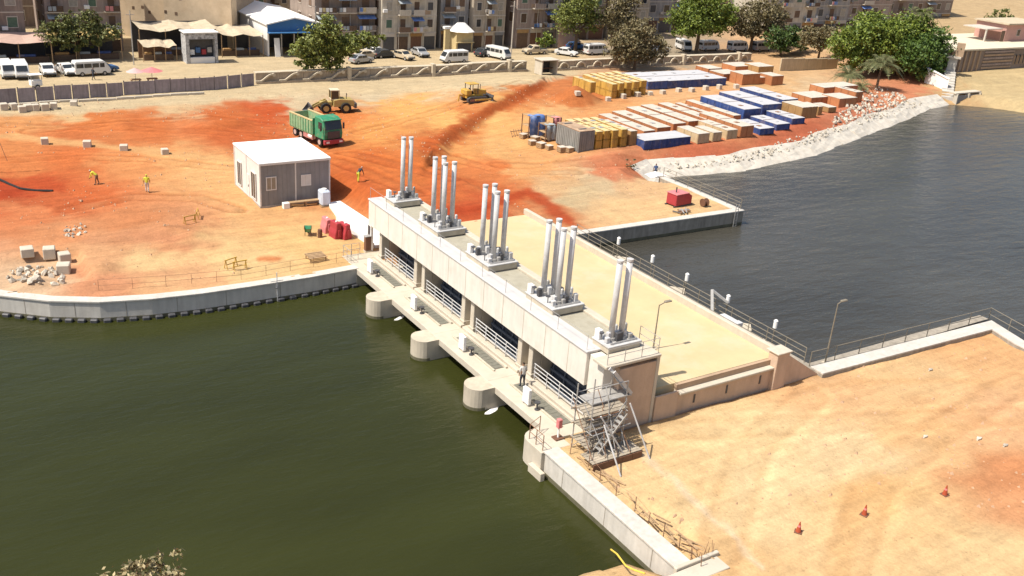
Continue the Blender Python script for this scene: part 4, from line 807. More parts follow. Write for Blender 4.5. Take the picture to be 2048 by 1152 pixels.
p = G(1032, 272); t = thing('steel_trestle', 'rusty tube trestle left of the draped racks', 'trestle', p)
for k in range(5): part('tube', MB().cyl((-.8+.4*k, -.4, 0), (-.6+.35*k, .4, .7+.1*(k % 2)), .04, n=6), RUSTM, t)
part('top_tube', MB().cyl((-.9, 0, .6), (.9, 0, .65), .05, n=6), RUSTM, t)

# ------------------------------------------------------------------ vehicles
def wheel(parent, x, y, r, w, rim=STEELG):
    o = part('wheel', MB().cyl((x, y-w/2, r), (x, y+w/2, r), r, n=16), BLACK, parent, .03); part('rim', MB().cyl((x, y-w/2-.015, r), (x, y+w/2+.015, r), r*.55, n=10), rim, o); return o
# dump truck (local +x = front)
A = Vector(P(585, 279)); B_ = Vector(P(657, 303.5)); ang = math.atan2(B_.y-A.y, B_.x-A.x)
ang = math.atan2(-6.6, 1.15)
cpos = Vector(P(667, 302)); fx = Vector((math.cos(ang), math.sin(ang))); org = cpos-fx*7.4
t = thing('dump_truck', 'green tipper truck with dusty ribbed body and red chassis', 'truck', (org.x, org.y, TH(*cpos)), ang)
REDP = mat('truck_red', (.35, .05, .06), .5, .2, 3.)
part('chassis', MB().box(.3, 7.1, -.45, .45, .65, .95), REDP, t); [part('side_guard', MB().box(2.9, 4.9, q_-.05, q_+.05, .45, 1.0), mat('dusty_red', (.48, .22, .2), .6, .2, 3.), t) for q_ in (-1.15, 1.15)]
bw = 1.25; part('tipper_floor', MB().box(0, 5.0, -bw, bw, 1.02, 1.15), GREEND, t)
for s in (-1, 1):
    sd = part('side_board', MB().box(0, 5.0, s*bw-.05, s*bw+.05, 1.16, 2.65), GREEND if s < 9 else GREEN, t); part('top_rail', MB().box(-.02, 5.02, s*bw-.08, s*bw+.08, 2.655, 2.78), TOPY, sd)
    for k in range(9): part('rib', MB().box(.1+k*.58, .22+k*.58, s*(bw+.055)-.045, s*(bw+.055)+.045, 1.16, 2.64), GREEN if k > 4 else GREEND, sd)
part('tail_gate', MB().box(-.08, .0, -bw+.06, bw-.06, 1.16, 2.6), GREEND, t); part('head_board', MB().box(5.0, 5.1, -bw, bw, 1.16, 3.0), GREEN, t); part('soil_load', MB().extr([(.1, 1.16), (4.9, 1.16), (4.6, 1.5), (2.5, 1.75), (.4, 1.5)], -bw+.08, bw-.08), BRICK, t)
cb = part('cab', MB().extr([(5.35, .95), (7.35, .95), (7.45, 1.5), (7.35, 2.3), (7.05, 3.15), (6.6, 3.35), (5.45, 3.4), (5.35, 3.2)], -1.22, 1.22), GREEN, t, .09)
part('windscreen', MB().add([(7.46, -1.05, 2.10), (7.46, 1.05, 2.10), (7.17, 1.0, 3.02), (7.17, -1.0, 3.02)], [(0, 1, 2, 3)]), GLASS, cb); part('bumper', MB().box(7.2, 7.6, -1.24, 1.24, .45, .95), REDP, t, .05); part('grille', MB().box(7.42, 7.48, -.8, .8, 1.1, 1.9), STEELD, cb)
for s in (-1, 1):
    part('side_window', MB().box(6.2, 6.95, s*1.225-.012, s*1.225+.012, 2.1, 2.85), GLASS, cb); part('headlight', MB().box(7.58, 7.63, s*.85-.2, s*.85+.2, .6, .8), WHITE, t); part('mirror', MB().box(7.1, 7.2, s*1.5-.1, s*1.5+.1, 2.0, 2.7), STEELD, cb)
    for x in (1.0, 2.3, 6.3): wheel(t, x, s*1.02, .52, .32, mat('dusty_rim', (.5, .38, .33), .6, .2, 4.))
part('visor', MB().box(7.05, 7.4, -1.1, 1.1, 3.1, 3.18), GREEN, cb); part('fuel_tank', MB().cyl((4.0, -1.0, .75), (4.8, -1.0, .75), .3, n=10), WHITE, t)
# wheel loader (front = bucket towards -x)
p0 = Vector(P(662, 223)); t = thing('wheel_loader', 'yellow wheel loader with its dark bucket lowered on the red soil', 'loader', (p0.x, p0.y, TH(*p0)), math.pi-.18); t.scale = (.88,)*3
YD = mat('dusty_yellow', (.42, .32, .11), .6, .3, 2., stain=((.28, .2, .12), 2., .6))
part('rear_body', MB().extr([(-3.3, 1.0), (-.2, .9), (-.2, 1.9), (-1.2, 2.1), (-3.1, 1.95), (-3.4, 1.6)], -1.0, 1.0), YD, t, .06); part('front_frame', MB().box(-.1, 1.7, -.5, .5, .8, 1.6), YD, t, .05)
cb = part('cab', MB().box(-1.1, .15, -.75, .75, 1.95, 2.05).box(-1.15, .2, -.8, .8, 3.25, 3.4), mat('cab_cream', (.55, .5, .36), .6, .1, 2.), t, .03)
for x in (-1.08, .1):
    for y in (-.72, .72): part('pillar', MB().box(x-.05, x+.05, y-.05, y+.05, 2.05, 3.25), YD, cb)
part('cab_glass', MB().box(-1.0, .05, -.68, .68, 2.06, 3.24), GLASS, cb); part('counterweight', MB().box(-3.7, -3.3, -1.1, 1.1, .7, 1.5), STEELD, t, .08); part('exhaust', MB().cyl((-2.2, .5, 2.0), (-2.2, .5, 2.9), .06, n=8), STEELD, t)
for s in (-1, 1):
    part('lift_arm', MB().bar((.7, s*.45, 1.8), (2.6, s*.45, .9), .18, .32).bar((2.6, s*.45, .9), (3.1, s*.45, .45), .16, .26), YD, t)
    for x in (1.0, -2.0): wheel(t, x, s*1.15, .78, .55, YD)
part('bucket', MB().extr([(2.9, .3), (3.1, .05), (4.1, -.02), (4.1, .04), (3.25, .2), (3.1, .5), (3.25, 1.15), (3.1, 1.2), (2.9, .8)], -1.45, 1.45), STEELD, t); part('bucket_side', MB().extr([(3.0, .1), (4.05, .02), (3.2, 1.1)], -1.47, -1.42), STEELD, t); part('bucket_side', MB().extr([(3.0, .1), (4.05, .02), (3.2, 1.1)], 1.42, 1.47), STEELD, t)
# bulldozer (front = blade towards +x)
p0 = G(948, 203); t = thing('bulldozer', 'yellow crawler bulldozer parked on the orange ground', 'bulldozer', p0, .05); t.scale = (.84,)*3
for s in (-1, 1):
    tr = part('track', MB().extr([(-1.9, .15), (-1.6, -.02), (1.5, -.02), (1.9, .2), (1.95, .6), (1.6, .92), (-1.5, 1.0), (-1.95, .7)], s*.95-.27, s*.95+.27), STEELD, t, .05); part('track_frame', MB().box(-1.4, 1.4, s*1.22, s*1.22+s*.03, .3, .62), mat('dusty_red_frame', (.36, .17, .13), .7, .3, 3.), tr)
    for x in (-1.4, -.7, 0, .7, 1.4): part('roller', MB().cyl((x, s*1.20, .42), (x, s*1.28, .42), .2, n=8), RUSTM, tr)
    part('push_arm', MB().bar((-.6, s*1.35, .5), (2.5, s*1.25, .45), .16, .22), YELLOW, t)
part('hull', MB().box(-1.9, 1.2, -.66, .66, .7, 1.25), YELLOW, t, .04); part('bonnet', MB().extr([(.1, 1.25), (1.95, 1.2), (1.95, 1.85), (.1, 2.0)], -.55, .55), YELLOW, t, .05); part('fuel_tank', MB().box(-2.1, -1.1, -.9, .9, 1.25, 2.05), YELLOW, t, .08)
cb = part('canopy', MB().box(-1.5, .3, -.85, .85, 2.9, 3.02), YELLOW, t, .04)
for x in (-1.35, .15):
    for y in (-.75, .75): part('pillar', MB().box(x-.05, x+.05, y-.05, y+.05, 1.3, 2.9), STEELD, cb)
part('seat', MB().box(-.9, -.4, -.3, .3, 1.26, 1.7).box(-1.0, -.9, -.3, .3, 1.5, 2.2), BLACK, t, .04); part('blade', MB().extr([(2.55, -.02), (2.75, .35), (2.6, .75), (2.75, 1.15), (2.62, 1.2), (2.45, .8), (2.6, .35), (2.42, .02)], -1.7, 1.7), STEELD, t); part('ripper', MB().bar((-2.0, 0, .9), (-2.9, 0, 1.2), .3).bar((-2.9, 0, 1.3), (-3.05, 0, .2), .16), YELLOW, t); part('exhaust', MB().cyl((1.2, .2, 1.9), (1.2, .2, 2.7), .06, n=8), STEELD, t)
for s in (-.3, .3): part('lift_ram', MB().cyl((1.9, s, 1.6), (2.5, s*1.5, .9), .06, n=8), STEELG, t)

VW = mat('vehicle_white', (.66, .66, .64), .35, .06, 2., spec=.5, rnd=.05); VS = mat('vehicle_silver', (.40, .41, .42), .3, .08, 2., metal=.3); VK = mat('vehicle_dark', (.05, .055, .06), .3, .1, 2.); VB = mat('vehicle_blue', (.06, .14, .30), .35, .1, 2.); VR = mat('vehicle_beige', (.50, .42, .30), .45, .1, 2.)
LAMPM = mat('lamp_lens', (.7, .68, .6), .2, .05, 3.)
def vehicle(kind, M, px, py, rz, label, group=None, at=None):
    p = Vector(at) if at else G(px, py); t = thing({'minibus': 'parked_minibus', 'car': 'parked_car', 'pickup': 'pickup_truck'}[kind], label, {'minibus': 'minibus', 'car': 'car', 'pickup': 'pickup'}[kind], p, rz, group)
    if kind == 'minibus':
        L_, w, h = 4.9, .86, 2.1; prof = [(-2.4, .35), (2.35, .35), (2.45, .75), (2.3, 1.15), (1.75, 1.95), (1.45, h), (-2.3, h), (-2.42, 1.8)]; wins = [(-2.2, -1.25), (-1.15, -.15), (-.05, .85), (.98, 1.6)]; wz = (1.2, 1.78); ws = [(2.31, 1.22), (1.82, 1.9)]; wx = (-1.5, 1.55)
    elif kind == 'car':
        L_, w, h = 4.3, .84, 1.45; prof = [(-2.1, .32), (2.1, .32), (2.15, .68), (1.9, .85), (.95, .98), (.3, h), (-1.05, h), (-1.75, .98), (-2.12, .92)]; wins = [(-1.35, -.5), (-.42, .55)]; wz = (.98, 1.35); ws = [(.93, 1.02), (.36, 1.4)]; wx = (-1.3, 1.35)
    else:
        L_, w, h = 4.9, .86, 1.65; prof = [(-2.4, .45), (2.4, .45), (2.45, .85), (2.2, 1.0), (1.35, 1.1), (.85, h), (-.4, h), (-.5, .95), (-2.4, .95)]; wins = [(-.3, .75)]; wz = (1.12, 1.5); ws = [(1.32, 1.14), (.92, 1.58)]; wx = (-1.5, 1.55)
    b = part('body', MB().extr(prof, -w, w), M, t, .06)
    for s in (-1, 1):
        for (a, c) in wins: part('side_window', MB().box(a, c, s*w-.012 if s > 0 else -w-.012, s*w+.012 if s > 0 else -w+.012, *wz), GLASS, b)
        for x in wx: wheel(t, x, s*(w-.08), .33, .2)
        part('headlight', MB().box(prof[2][0]-.03, prof[2][0]+.02, s*.6-.15, s*.6+.15, .62, .78), LAMPM, t); part('tail_light', MB().box(-L_/2+.01 if kind != 'pickup' else -2.43, -L_/2+.06 if kind != 'pickup' else -2.39, s*.68-.1, s*.68+.1, .7, .9), RED, t)
    (x0, z0), (x1, z1) = ws; part('windscreen', MB().add([(x0+.02, -w*.82, z0), (x0+.02, w*.82, z0), (x1+.02, w*.78, z1), (x1+.02, -w*.78, z1)], [(0, 1, 2, 3)]), GLASS, b)
    part('rear_window', MB().box(prof[-1][0]-.02, prof[-1][0]+.01, -w*.75, w*.75, 1.25, 1.7) if kind == 'minibus' else (MB().add([(-1.78, -w*.75, 1.0), (-1.12, -w*.7, 1.42), (-1.12, w*.7, 1.42), (-1.78, w*.75, 1.0)], [(0, 1, 2, 3)]) if kind == 'car' else MB().box(-.53, -.5, -w*.7, w*.7, 1.12, 1.5)), GLASS, b)
    if kind == 'pickup': part('cargo_bed', MB().box(-2.3, -.6, -w+.08, w-.08, .951, .97), VK, t)
    part('bumper', MB().box(prof[1][0]-.05, prof[1][0]+.14, -w*.95, w*.95, .35, .55), VK, t, .03); return t
H2 = -math.pi/2
vehicle('minibus', VW, 14, 153, H2+.05, 'white minibus facing the street under the pink shop awning'); vehicle('minibus', VW, 43, 154, H2-.03, 'white minibus with dark windscreen beside the awning post'); vehicle('car', VW, 96, 149, H2, 'white car parked beneath the yellow shop awning'); vehicle('car', VW, 134, 148, H2+.2, 'white car half hidden beside two people in the street'); vehicle('minibus', VW, 184, 150, .1, 'white minibus side on before the dark shop stalls')
vehicle('minibus', VW, 908, 125, math.pi+.06, 'white minibus driving past the scrolled boundary wall'); vehicle('minibus', VW, 996, 117, H2+.3, 'white minibus by the boxy brown shopfront'); vehicle('pickup', VR, 1070, 108, math.pi, 'beige pickup before the grey apartment block'); vehicle('car', VW, 1132, 111, H2+.6, 'white car turning at the pink stair wall'); vehicle('minibus', VW, 1190, 109, .05, 'white minibus with blue rear parked beyond the scrolled wall'); vehicle('minibus', VW, 1366, 100, H2-.3, 'white minibus in the shade of the bright green tree')
vehicle('minibus', VW, 1416, 101, .02, 'white minibus at the head of the pair under the trees'); vehicle('minibus', VW, 1474, 102, .03, 'white minibus at the rear of the pair under the trees'); vehicle('minibus', VS, 1522, 102, .05, 'silver minibus beyond the white pair under the trees'); vehicle('car', VS, 722, 126, .3, 'silver car near the dusty tree behind the wall'); vehicle('car', VR, 732, 117, .2, 'beige car behind the silver car near the dusty tree'); vehicle('car', VK, 770, 115, .1, 'black car parked among the pale cars by the shops'); vehicle('car', VW, 752, 111, H2+.4, 'white car nosed towards the black car by the shops'); vehicle('car', VS, 840, 112, H2, 'silver car before the tall balcony block'); vehicle('car', VR, 806, 118, H2+.3, 'beige car beside the kerb before the balcony block'); vehicle('car', VB, 1150, 99, .2, 'blue car in the shade below the pink stair wall'); vehicle('car', VK, 968, 112, .4, 'dark car beside the boxy brown shopfront'); vehicle('car', VB, 205, 144, .3, 'dark blue car beneath the dark shop canopy'); vehicle('car', VW, 1320, 104, .1, 'white car partly hidden by the brownish trees')
p = G(76, 178); t = thing('street_cart', 'white two wheeled street cart beside the grey hoarding', 'cart', p, .2); part('cart_box', MB().box(-.9, .5, -.5, .5, .5, 1.2), WHITE, t, .05); part('canopy', MB().box(-1.0, .6, -.6, .6, 1.9, 1.98), WHITE, t)
for x in (-.85, .45):
    for y in (-.45, .45): part('post', MB().box(x-.03, x+.03, y-.03, y+.03, 1.2, 1.9), STEELG, t)
for s in (-1, 1): wheel(t, -.2, s*.6, .35, .1)
def parasol(px, py, M, label, r=1.3):
    p = G(px, py); t = thing('market_parasol', label, 'parasol', p); part('pole', MB().cyl((0, 0, -.05), (0, 0, 2.2), .035, n=6), STEELG, t); part('canopy', MB().cyl((0, 0, 1.75), (0, 0, 2.3), r, .05, n=12, caps=False), M, t); part('table', MB().box(-.7, .7, -.4, .4, .65, .75).box(-.6, -.5, -.3, .3, -.05, .65).box(.5, .6, -.3, .3, -.05, .65), WOOD, t)
parasol(305, 167, PINK, 'round pink parasol over a street stall behind the hoarding', 1.5); parasol(272, 169, mat('pale_pink_cloth', (.62, .38, .36), .8, .1, 2.), 'pale pink parasol beside the round pink one', 1.2)

# ------------------------------------------------------------------ hoarding and scrolled boundary wall
HOARD = mat('grey_violet_sheet', (.30, .26, .28), .6, .2, 2., streak=.3, rnd=.12)
t = thing('site_hoarding', 'long grey violet sheet metal hoarding between street and building site', 'hoarding', (20, 134, 0))
hp = [Vector((-4, 132.0)), Vector((11.7, 133.1)), Vector((26.6, 134.3)), Vector((38.7, 135.0)), Vector((45.0, 136.7))]
pm = MB().box(0, 1.94, -.03, .03, .05, 1.85).mesh('panel', HOARD); pp = MB().box(-.06, .06, .04, .14, -.2, 1.95).mesh('post', STEELD)
for a, b in zip(hp[:-1], hp[1:]):
    n = int((b-a).length/2.0); an = math.atan2(b.y-a.y, b.x-a.x)
    for k in range(n):
        q = a.lerp(b, k/n); z = TH(q.x, q.y-.3)
        o = part('panel', pm, HOARD, t); o.location = (q.x-20, q.y-134, z-.08); o.rotation_euler = (0, random.uniform(-.01, .01), an+random.uniform(-.02, .02))
        o = part('post', pp, STEELD, t); o.location = (q.x-20, q.y-134, z-.05)
t = thing('low_kerb', 'low pale concrete kerb running below the hoarding', 'kerb', (22, 131.5, 0))
for k in range(12): x = 9+k*2.3; z = TH(x+1.1, 131.4+.06*k); wpart('kerb_stone', MB().box(x, x+2.2, 131.2+.11*k, 131.5+.11*k, z-.2, z+.32), CONCW, t, .03)
SANDST = mat('sandstone_wall', (.42, .34, .25), .9, .2, .8, .3, 8, streak=.25); SANDL = mat('pale_scroll_stone', (.50, .43, .32), .9, .15, 1.5)
scr = []
for k in range(11):
    u = k/10; scr.append((-.2+u*2.6, .42+.95*(0 if u < .3 else math.sin((u-.3)/.7*math.pi/2)**1.4)))
smesh = MB()
for (x0, z0), (x1, z1) in zip(scr[:-1], scr[1:]): smesh.bar((x0, -.32, z0), (x1, -.32, z1), .3, .22)
smesh.cyl((2.55, -.47, 1.3), (2.55, -.17, 1.3), .26, n=10); smesh = smesh.mesh('scroll', SANDL)
arc = MB()
for k in range(8):
    a0, a1 = math.pi*k/8, math.pi*(k+1)/8; arc.bar((1.3-.85*math.cos(a0), -.32, .5+.85*math.sin(a0)), (1.3-.85*math.cos(a1), -.32, .5+.85*math.sin(a1)), .3, .24)
arc.bar((-.9, -.32, .5), (.45, -.32, .5), .3, .22); arc = arc.mesh('scroll', SANDL)
wpm = MB().box(0, 3.56, 0, .35, -.2, 1.5).mesh('wall_panel', SANDST, .02); plm = MB().box(0, 3.58, -.5, -.002, -.2, .35).mesh('plinth', SANDST, .02); cpm = MB().box(-.0, 3.58, -.08, 1.1, 1.502, 1.64).mesh('coping', SANDL, .02)
def scroll_wall(label, x0, x1, sm, y=137.6):
    t = thing('boundary_wall', label, 'boundary wall', (x0, y, 0)); n = int((x1-x0)/3.6)
    for k in range(n):
        z = TH(x0+k*3.6+1.8, y-1)-.05
        for nm, me in (('wall_panel', wpm), ('plinth', plm), ('coping', cpm), ('scroll', sm)): o = part(nm, me, None, t); o.location = (k*3.6, 0, z)
        if k % 4 == 3: part('pillar', MB().box(k*3.6+3.3, k*3.6+3.85, -.6, .4, -.2+z, 2.0+z), SANDL, t, .03)
scroll_wall('sandstone street wall with S shaped scrolls beside the dusty tree', 45.4, 93, smesh); scroll_wall('sandstone street wall with round arched scrolls beyond the guard booth', 98.5, 147, arc)
p = G(1083, 150); t = thing('guard_booth', 'small open guard booth with dark interior at the street wall', 'booth', p); part('roof', MB().box(-.2, 3.3, -.2, 2.4, 2.25, 2.4), CONCW, t, .03)
for x in (0, 2.95): part('side_wall', MB().box(x, x+.18, 0, 2.2, -.1, 2.24), CONCW, t)
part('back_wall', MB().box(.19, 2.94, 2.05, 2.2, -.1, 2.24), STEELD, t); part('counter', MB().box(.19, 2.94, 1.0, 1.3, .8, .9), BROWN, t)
p = G(1560, 142); t = thing('cream_wall', 'plain cream rendered wall beside the palm clump', 'wall', p)
for k in range(5): part('wall_panel', MB().box(k*3.2, k*3.2+3.18, 0, .3, -.3, 2.3-.12*k), mat('cream_render', (.52, .42, .28), .9, .15, .8, streak=.2), t, .02)

# ------------------------------------------------------------------ town
def fac(c, nm): return mat('facade_'+nm, c, .92, .22, .35, .25, 5, streak=.3, stain=(tuple(v*.6 for v in c), .5, .5))
FAC = [fac((.30, .24, .20), 'brown'), fac((.48, .41, .32), 'tan'), fac((.60, .54, .44), 'cream'), fac((.36, .345, .33), 'grey'), fac((.56, .46, .34), 'sand'), fac((.40, .315, .27), 'rose')]
SHUT = mat('wood_shutter', (.14, .09, .06), .7, .3, 3., rnd=.3); TRIM = mat('pale_trim', (.52, .47, .40), .8, .15, 2.)
SHUTG = mat('green_shutter', (.10, .16, .11), .7, .3, 3.); SHUTB = mat('pale_shutter', (.36, .33, .28), .7, .3, 3.)
def building(name, label, x0, x1, y0, dep, h, M, floors, cols, balc=(), shop=True, z=0., side=True, tanks=True):
    t = thing(name, label, 'building', (x0, y0, z)); w = x1-x0; fh = h/floors
    part('wall', MB().box(0, w, 0, dep, -.5, h), M, t)
    rf = part('roof', MB().box(.25, w-.25, .25, dep-.25, h+.001, h+.05), TRIM, t)
    for q in ((0, w, 0, .25), (0, w, dep-.25, dep), (0, .25, .251, dep-.251), (w-.25, w, .251, dep-.251)): part('parapet', MB().box(*q, h+.001, h+.8), M, rf)
    if tanks:
        for k in range(2): part('water_tank', MB().cyl((w*(.3+.35*k), dep*.5, h+.05), (w*(.3+.35*k), dep*.5, h+1.3), .55, n=10), STEELG, rf)
    cw = w/cols
    for f in range(floors):
        zb = f*fh
        if f: part('string_course', MB().box(-.04, w+.04, -.06, -.001, zb-.09, zb+.09), TRIM if cols > 2 else M, t)
        for c in range(cols):
            xa = c*cw
            if f == 0 and shop:
                d = part('shop_front', MB().box(xa+.3, xa+cw-.3, -.05, -.002, 0, fh*.78), (STEELD, SHUT, BROWN)[(c+int(x0)) % 3], t); part('sign_board', MB().box(xa+.2, xa+cw-.2, -.14, -.052, fh*.79, fh*.97), (TRIM, PBRN, PANELG)[(c*2+int(x0)) % 3], d); continue
            if c in balc:
                b = part('balcony', MB().box(xa+.25, xa+cw-.25, -1.1, -.002, zb+.12, zb+.26), TRIM, t); part('balustrade', MB().box(xa+.25, xa+cw-.25, -1.1, -1.0, zb+.262, zb+1.15), (M, TRIM, SHUT)[(f+c) % 3], b); part('door', MB().box(xa+cw*.32, xa+cw*.68, -.06, -.002, zb+.27, zb+fh*.8), SHUT, b)
                if (f+c) % 2: part('awning', MB().add([(xa+.2, -.02, zb+fh*.92), (xa+cw-.2, -.02, zb+fh*.92), (xa+cw-.2, -1.2, zb+fh*.74), (xa+.2, -1.2, zb+fh*.74)], [(0, 1, 2, 3)]), (TP, TB, TOPY, TG)[(f*3+c) % 4], b)
            else:
                wx0, wx1 = xa+cw*.3, xa+cw*.7; o = part('window', MB().box(wx0-.1, wx1+.1, -.09, -.002, zb+fh*.32-.1, zb+fh*.32).box(wx0-.1, wx0, -.09, -.002, zb+fh*.32, zb+fh*.78).box(wx1, wx1+.1, -.09, -.002, zb+fh*.32, zb+fh*.78).box(wx0-.1, wx1+.1, -.12, -.002, zb+fh*.78, zb+fh*.78+.12), TRIM, t)
                part('pane', MB().box(wx0, wx1, -.04, -.003, zb+fh*.32, zb+fh*.78), (SHUT, GLASS, SHUTG, STEELD, SHUTB)[(f*7+c*3+int(x0)) % 5], o)
        if side and f:
            for c in range(max(1, int(dep/5))):
                ya = 1.5+c*5; o = part('window', MB().box(-.09, -.002, ya-.1, ya+1.2, zb+fh*.32-.1, zb+fh*.32).box(-.09, -.002, ya-.1, ya+1.2, zb+fh*.8, zb+fh*.8+.1), TRIM, t); part('pane', MB().box(-.05, -.003, ya, ya+1.1, zb+fh*.32, zb+fh*.8), SHUT, o)
    R_ = random.Random(int(x0*13+y0))
    for f in range(1, floors):
        zb = f*fh
        for c in range(cols):
            xa = c*cw
            if R_.random() < .3: part('air_conditioner', MB().box(xa+cw*.04, xa+cw*.04+.8, -.4, -.01, zb+fh*.2, zb+fh*.2+.55), (WHITE, TRIM, PANELG)[R_.randrange(3)], t, .02)
            if c in balc and R_.random() < .7:
                for q in range(R_.randrange(2, 5)): xx = xa+.35+q*.62; part('laundry', MB().box(xx, xx+.5, -1.17, -1.12, zb+.35+.1*R_.random(), zb+1.1), (WHITE, TB, TP, TOPY, TG, CLW2, VB)[R_.randrange(7)], t)
            if R_.random() < .22: w2 = R_.uniform(.4, .9)*cw; part('repair_patch', MB().box(xa+.1, xa+.1+w2, -.022, -.002, zb+.2, zb+fh*R_.uniform(.25, .95)), (BRICK, TRIM, FAC[R_.randrange(6)])[R_.randrange(3)], t)
    if R_.random() < .7: xx = R_.uniform(.2, .6)*w; part('drain_pipe', MB().cyl((xx, -.12, 0), (xx, -.12, h), .07, n=6), (TRIM, STEELG)[R_.randrange(2)], t)
    return t
CLW2 = mat('pale_cloth', (.55, .55, .6), .9, .1, 4.)
building('apartment_block', 'dark brown apartment block behind the pink shop awning', 6, 19.2, 164.6, 12, 16, FAC[0], 5, 4, (1, 2))
building('apartment_block', 'brown apartment block with a brightly lit side wall at the alley', 22.4, 33.4, 166.5, 12, 15, FAC[5], 5, 4, (0, 3))
t = thing('mud_brick_house', 'large sandy mud brick house with tiny openings behind the market stalls', 'building', (32.6, 184, 0), -.72); MUD = mat('sunlit_mud_brick', (.56, .44, .30), .95, .2, .4, .4, 4, stain=((.42, .31, .2), .5, .5))
part('wall', MB().box(0, 24, 0, 12, -1, 15), MUD, t); part('annex_wall', MB().box(14, 26, -2.2, -.002, -1, 9.5), MUD, t); part('parapet', MB().box(-.1, 24.1, -.1, .3, 15.001, 15.8), MUD, t)
for k in range(26): x = 1+(k % 9)*1.9+.6*math.sin(k*2.3); z = 4.5+(k//9)*3.2+.5*math.cos(k*1.7); part('opening', MB().box(x, x+.45, -.03, -.002, z, z+.5), SHUT, t) if x < 13.5 else part('opening', MB().box(x, x+.45, -2.24, -2.201, min(z, 8.6), min(z, 8.6)+.5), SHUT, t)
building('apartment_block', 'brown block with purple awnings beside the blue fronted hall', 64.2, 75.5, 162.2, 12, 15.5, FAC[0], 5, 3, (0, 1, 2))
building('apartment_block', 'cream block with three bays of balconies facing the street', 75.9, 86.8, 160.2, 12, 18, FAC[2], 6, 4, (1, 2))
building('apartment_block', 'narrow grey house with a framed window beside the cream balcony block', 88.0, 93.9, 161.0, 12, 16, FAC[3], 5, 2, (0,))
building('apartment_block', 'tan house with a roofed terrace above the boxy brown shopfront', 94.2, 101.2, 159.6, 12, 15, FAC[1], 5, 3, (1,))
building('apartment_block', 'rose grey house with dark balcony next to the pink stair wall', 103.2, 112.2, 158.6, 12, 14.5, FAC[5], 4, 3, (1, 2))
building('apartment_block', 'brown house hidden behind the feathery trees', 117.5, 130, 166, 12, 15, FAC[0], 5, 3, (1,)); building('apartment_block', 'tan house between the feathery and the bright green tree', 131, 141, 165, 12, 16, FAC[1], 5, 3)
building('apartment_block', 'grey house behind the bright green tree', 146, 166, 172, 12, 17, FAC[3], 5, 5, (2,)); building('apartment_block', 'cream corner house beyond the parked minibuses', 172, 189, 161, 12, 14, FAC[2], 4, 4, (1, 3))
building('apartment_block', 'slate grey house next to the cream corner house', 191, 203, 163, 12, 14, FAC[3], 4, 3, (1,)); building('apartment_block', 'rose house behind the big green trees', 205, 226, 168, 12, 13, FAC[5], 4, 5, (2,)); building('apartment_block', 'brown windowed house above the cream terrace', 229, 258, 172, 14, 14, FAC[0], 4, 7, (1, 4))
for i, (x0, x1, y0, h, M, lab) in enumerate([(-14, 4, 166, 15, FAC[1], 'tan house at the far end of the shop row'), (4, 34, 192, 21, FAC[0], 'tall brown house rising behind the awning shops'), (56, 70, 190, 19, FAC[1], 'tall tan house rising behind the blue fronted hall'), (74, 102, 188, 21, FAC[5], 'tall rose house rising behind the balcony blocks'), (104, 132, 190, 19, FAC[4], 'tall sandy house rising behind the stair wall'), (136, 172, 196, 20, FAC[2], 'tall cream house rising behind the bright green tree'), (176, 205, 192, 17, FAC[4], 'tall sandy house rising behind the corner house')]): building('apartment_block', lab, x0, x1, y0, 14, h, M, 6, 6, (1, 4), False)
# blue fronted hall
t = thing('market_hall', 'white roofed market hall with a blue gable above a dark opening', 'hall', (54.3, 158, 0)); BLUF = mat('blue_fascia', (.05, .16, .34), .5, .15, 1.5)
part('side_wall', MB().box(0, .25, 0, 20, -.3, 5.1), WHITE, t); part('side_wall', MB().box(8.9, 9.15, 0, 20, -.3, 5.1), TRIM, t); part('rear_wall', MB().box(.26, 8.89, 19.7, 20, -.3, 5.1), TRIM, t)
part('roof', MB().extr([(-.3, 5.1), (4.58, 6.1), (9.45, 5.1), (9.45, 5.3), (4.58, 6.32), (-.3, 5.3)], -.4, 20.2), ROOFW, t); part('gable_fascia', MB().extr([(0, 4.0), (9.15, 4.0), (9.15, 5.08), (4.58, 6.04), (0, 5.08)], -.12, -.02), BLUF, t)
for x in (2.3, 4.5, 6.8): part('pillar', MB().box(x, x+.2, .05, .25, -.2, 4.0), STEELG, t)
part('canopy', MB().box(-.1, 9.2, -1.3, -.13, 3.85, 3.98), BLUF, t); part('leaning_board', MB().add([(1.0, -.8, 0), (1.9, -.8, 0), (1.9, -.3, 3.0), (1.0, -.3, 3.0), (1.0, -.7, 0), (1.9, -.7, 0), (1.9, -.2, 3.0), (1.0, -.2, 3.0)], [(0, 1, 2, 3), (7, 6, 5, 4), (0, 3, 7, 4), (1, 5, 6, 2), (3, 2, 6, 7)]), WHITE, t)
part('back_curtain', MB().box(.3, 8.85, 8, 8.1, 0, 4.9), STEELD, t)
